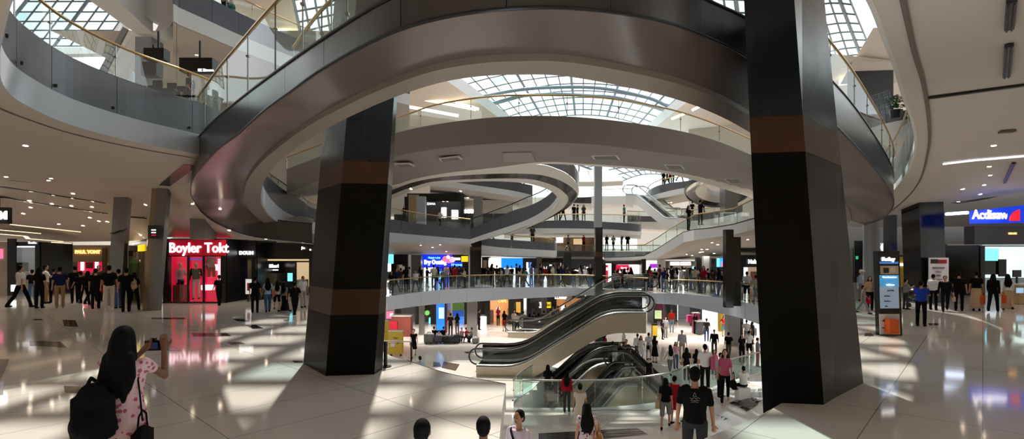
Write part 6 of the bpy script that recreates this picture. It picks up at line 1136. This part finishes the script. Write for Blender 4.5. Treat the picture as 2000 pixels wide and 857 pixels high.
# woman with the camera
ph = person(243, 4.75, 0, 1.80, 'long haired woman in a pink patterned top raising a camera', 'rose', 'khaki', 'photo', 152, fem=True, leg='shortdress', lod=0, slim=.98, sk='d')
tint(ph, 'dress', floral('pink_pattern_top', (214, 178, 186), (168, 84, 104), 20, .56))
bp = bag(ph, 'black backpack slung on the back of the woman with the camera', 'backpack', 'black', at=(.11, .25, 1.06), size=1.02)
sb = bag(ph, 'small dark patterned handbag hanging at her right hip', 'handbag', 'black', at=(-.20, .10, .80), size=.75)
chain(sb, 'long_strap', [(0, .0, .18), (.05, -.04, .5), (.10, -.06, .83)], .010, cloth('black'))
cm_ = empty('camera', local(ph, (-.05, -.40, 1.52)), 'black compact camera held up in front of her face', 'camera'); cm_.rotation_euler.z = ph.rotation_euler.z
def lpart(root, name, b, m):
    me = bpy.data.meshes.new(name); me.from_pydata(b.v, [], b.f); me.materials.append(m); o = bpy.data.objects.new(name, me); COL.objects.link(o); o.parent = root; return o
b = MB(); b.box((0, 0, 0), (.072, .028, .05)); lpart(cm_, 'camera_body', b, M['blackg']); b = MB(); b.tube([(0, -.02, 0), (0, -.10, 0)], [.036, .033], 16); lpart(cm_, 'lens', b, M['black']); b = MB(); b.box((0, .03, .0), (.05, .003, .032)); lpart(cm_, 'screen', b, mat('camera_screen', (60, 80, 130), .15)); b = MB(); b.box((0, 0, .06), (.02, .02, .014)); lpart(cm_, 'viewfinder', b, M['black'])
# mannequins in the red shop
for px, c, bt, lb, rz in ((352, 'white', 'navy', 'white mannequin in white shirt in the left red window', 20), (383, 'black', 'white', 'mannequin in black jacket and white trousers in the middle red window', -10), (413, 'white', 'red', 'mannequin in white top in the right red window', -20)):
    q = person(px, 26.9, .1 if px != 413 else .75, 1.9, lb, c, bt, 'bagarm', rz, fem=px != 383, hair='hair', hc='white', kind='topl', lod=1); q.name = 'mannequin'; q['category'] = 'mannequin'; tint(q, 'body', mat('mannequin_white', (226, 222, 220), .4))
# ================================================================== small ceiling lights
bpy.context.view_layer.update(); dg_ = bpy.context.evaluated_depsgraph_get()
def hit(px, py):
    o, d_ = Vector((0, 0, CH)), Vector(((px-CX)/F, 1, (HY-py)/F)).normalized(); h = scn.ray_cast(dg_, o, d_); return h
GR = {'left hall': [(50, 284), (100, 348), (95, 352), (143, 378), (12, 345), (58, 392), (102, 398), (118, 404), (140, 402), (46, 417), (180, 404), (194, 432), (163, 441), (116, 438), (210, 433), (248, 458), (276, 460), (448, 450), (470, 451), (520, 467), (545, 453), (430, 408), (376, 398), (285, 400), (60, 405), (176, 425)],
      'right hall': [(1880, 369), (1941, 284), (1932, 325), (1934, 342), (1922, 361), (1914, 379), (1840, 412), (1700, 455), (1730, 440), (1770, 430)],
      'middle balconies': [(803, 369), (811, 376), (823, 371), (840, 385), (848, 388), (858, 391), (866, 393), (874, 393), (900, 373), (914, 386), (818, 379), (943, 405), (955, 404), (822, 479), (845, 483), (860, 478), (872, 491), (1000, 493), (990, 499), (952, 504)],
      'right gallery': [(1390, 474), (1402, 478), (1370, 487), (1372, 492), (1366, 493), (1351, 499), (1412, 491), (1460, 468), (1340, 497), (1381, 487), (1395, 495), (1418, 489), (1320, 470), (1305, 396), (1311, 395)],
      'upper left level': [(384, 107), (385, 172), (345, 152), (390, 157), (389, 163), (425, 170), (242, 151), (473, 134), (464, 151), (621, 40), (332, 152)]}
SPOTS = {'left hall': 55, 'right hall': 90, 'middle balconies': 60, 'right gallery': 80}
for px in list(range(770, 1160, 50))+list(range(1290, 1480, 36)):
    for dd in (38.5, 43.5): LL = lamp('SPOT', 'lower_hall_fill', V(px, dd, -1.3), 260, (1., .95, .88), .06); LL.data.spot_size = rad(140); LL.data.spot_blend = .7  # added fill spots without fixtures, out of sight, to brighten the lower floor
for g_, L in GR.items():
    for px, py in L:
        h = hit(px, py)
        if not h[0] or h[4].name.split('.')[0] in ('glass_pane', 'body', 'hair', 'top'): continue
        d_ = (h[1]-Vector((0, 0, CH))).length; r_ = max(.055, .0021*d_)
        n_ = Vector(h[2]); n_ = -n_ if n_.z > 0 else n_
        if n_.z > -.5: continue
        if g_ in SPOTS: LL = lamp('SPOT', 'downlight_lamp', h[1]+Vector((0, 0, -.06)), SPOTS[g_], (1., .90, .78), .05); LL.data.spot_size = rad(130); LL.data.spot_blend = .6
        e = empty('downlight', h[1], 'small round downlight in the ceiling of the '+g_, 'lamp', 'downlights of the '+g_)
        b = MB(); c = h[1]; b.tube([c+Vector((0, 0, .02)), c+n_*.015], r_, 12); b.build('lens', M['lamp'], e); b = MB(); b.tube([c+Vector((r_*1.15*math.cos(t), r_*1.15*math.sin(t), -.012)) for t in [2*math.pi*k/12 for k in range(12)]], r_*.18, 5, closed=True); b.build('trim_ring', M['white'], e)
def on_ceiling(pts, wdt, m, name, label=None, cat=None, grp=None):
    P = []
    for (x0, y0), (x1, y1) in zip(pts, pts[1:]):
        for k in range(9): 
            h = hit(x0+(x1-x0)*k/8, y0+(y1-y0)*k/8)
            if h[0]: P.append(h[1]-Vector((0, 0, .015)))
    b = MB(); K = [[]]
    for p in P:
        if K[-1] and (p-K[-1][-1]).length > 2.5: K.append([])
        if not K[-1] or (p-K[-1][-1]).length > .02: K[-1].append(p)
    P = max(K, key=len)
    for a, c in zip(P, P[1:]):
        t = c-a
        q = Vector((-t.y, t.x, 0)).normalized()*wdt/2; b.hexa([a-q, c-q, c+q, a+q]+[v+Vector((0, 0, .03)) for v in (a-q, c-q, c+q, a+q)])
    if b.v:
        o = b.build(name, m); tag(o, label, cat, grp)
        if not label: struct(o)
w0 = mat('linear_lamp_dim', (255, 226, 180), .5, emit=1.6)
for i, (pts, lb) in enumerate([([(0, 436), (158, 453)], 'longest warm line of light across the left ceiling'), ([(0, 449), (80, 456)], 'second warm line of light in the left ceiling'), ([(0, 457), (50, 461), (55, 466), (165, 475)], 'stepped warm line of light in the left ceiling'), ([(252, 478), (272, 474)], 'short line of light beside the grey column'), ([(100, 473), (160, 477)], 'lowest warm line of light in the left ceiling')]): on_ceiling(pts, .22, w0, 'linear_ceiling_light', lb, 'lamp')
for pts, w_ in (([(0, 364), (205, 397)], .28), ([(0, 386), (210, 418)], .42), ([(244, 423), (302, 428)], .3), ([(302, 428), (240, 450), (200, 462)], .35), ([(372, 322), (322, 362)], .40), ([(20, 352), (60, 357)], .1)): on_ceiling(pts, w_, M['blackg'], 'trim_ceiling')
# ================================================================== lettering becomes solid geometry
bpy.context.view_layer.update(); dg_ = bpy.context.evaluated_depsgraph_get()
for o in [o for o in scn.objects if o.type == 'FONT']:
    me = bpy.data.meshes.new_from_object(o.evaluated_get(dg_)); q = bpy.data.objects.new('lettering', me); COL.objects.link(q)
    q.parent = o.parent; q.matrix_parent_inverse = o.matrix_parent_inverse.copy(); q.matrix_basis = o.matrix_basis.copy(); nm = o.name; bpy.data.objects.remove(o); q.name = nm
for o in scn.objects:                                  # things named by their base only
    pass
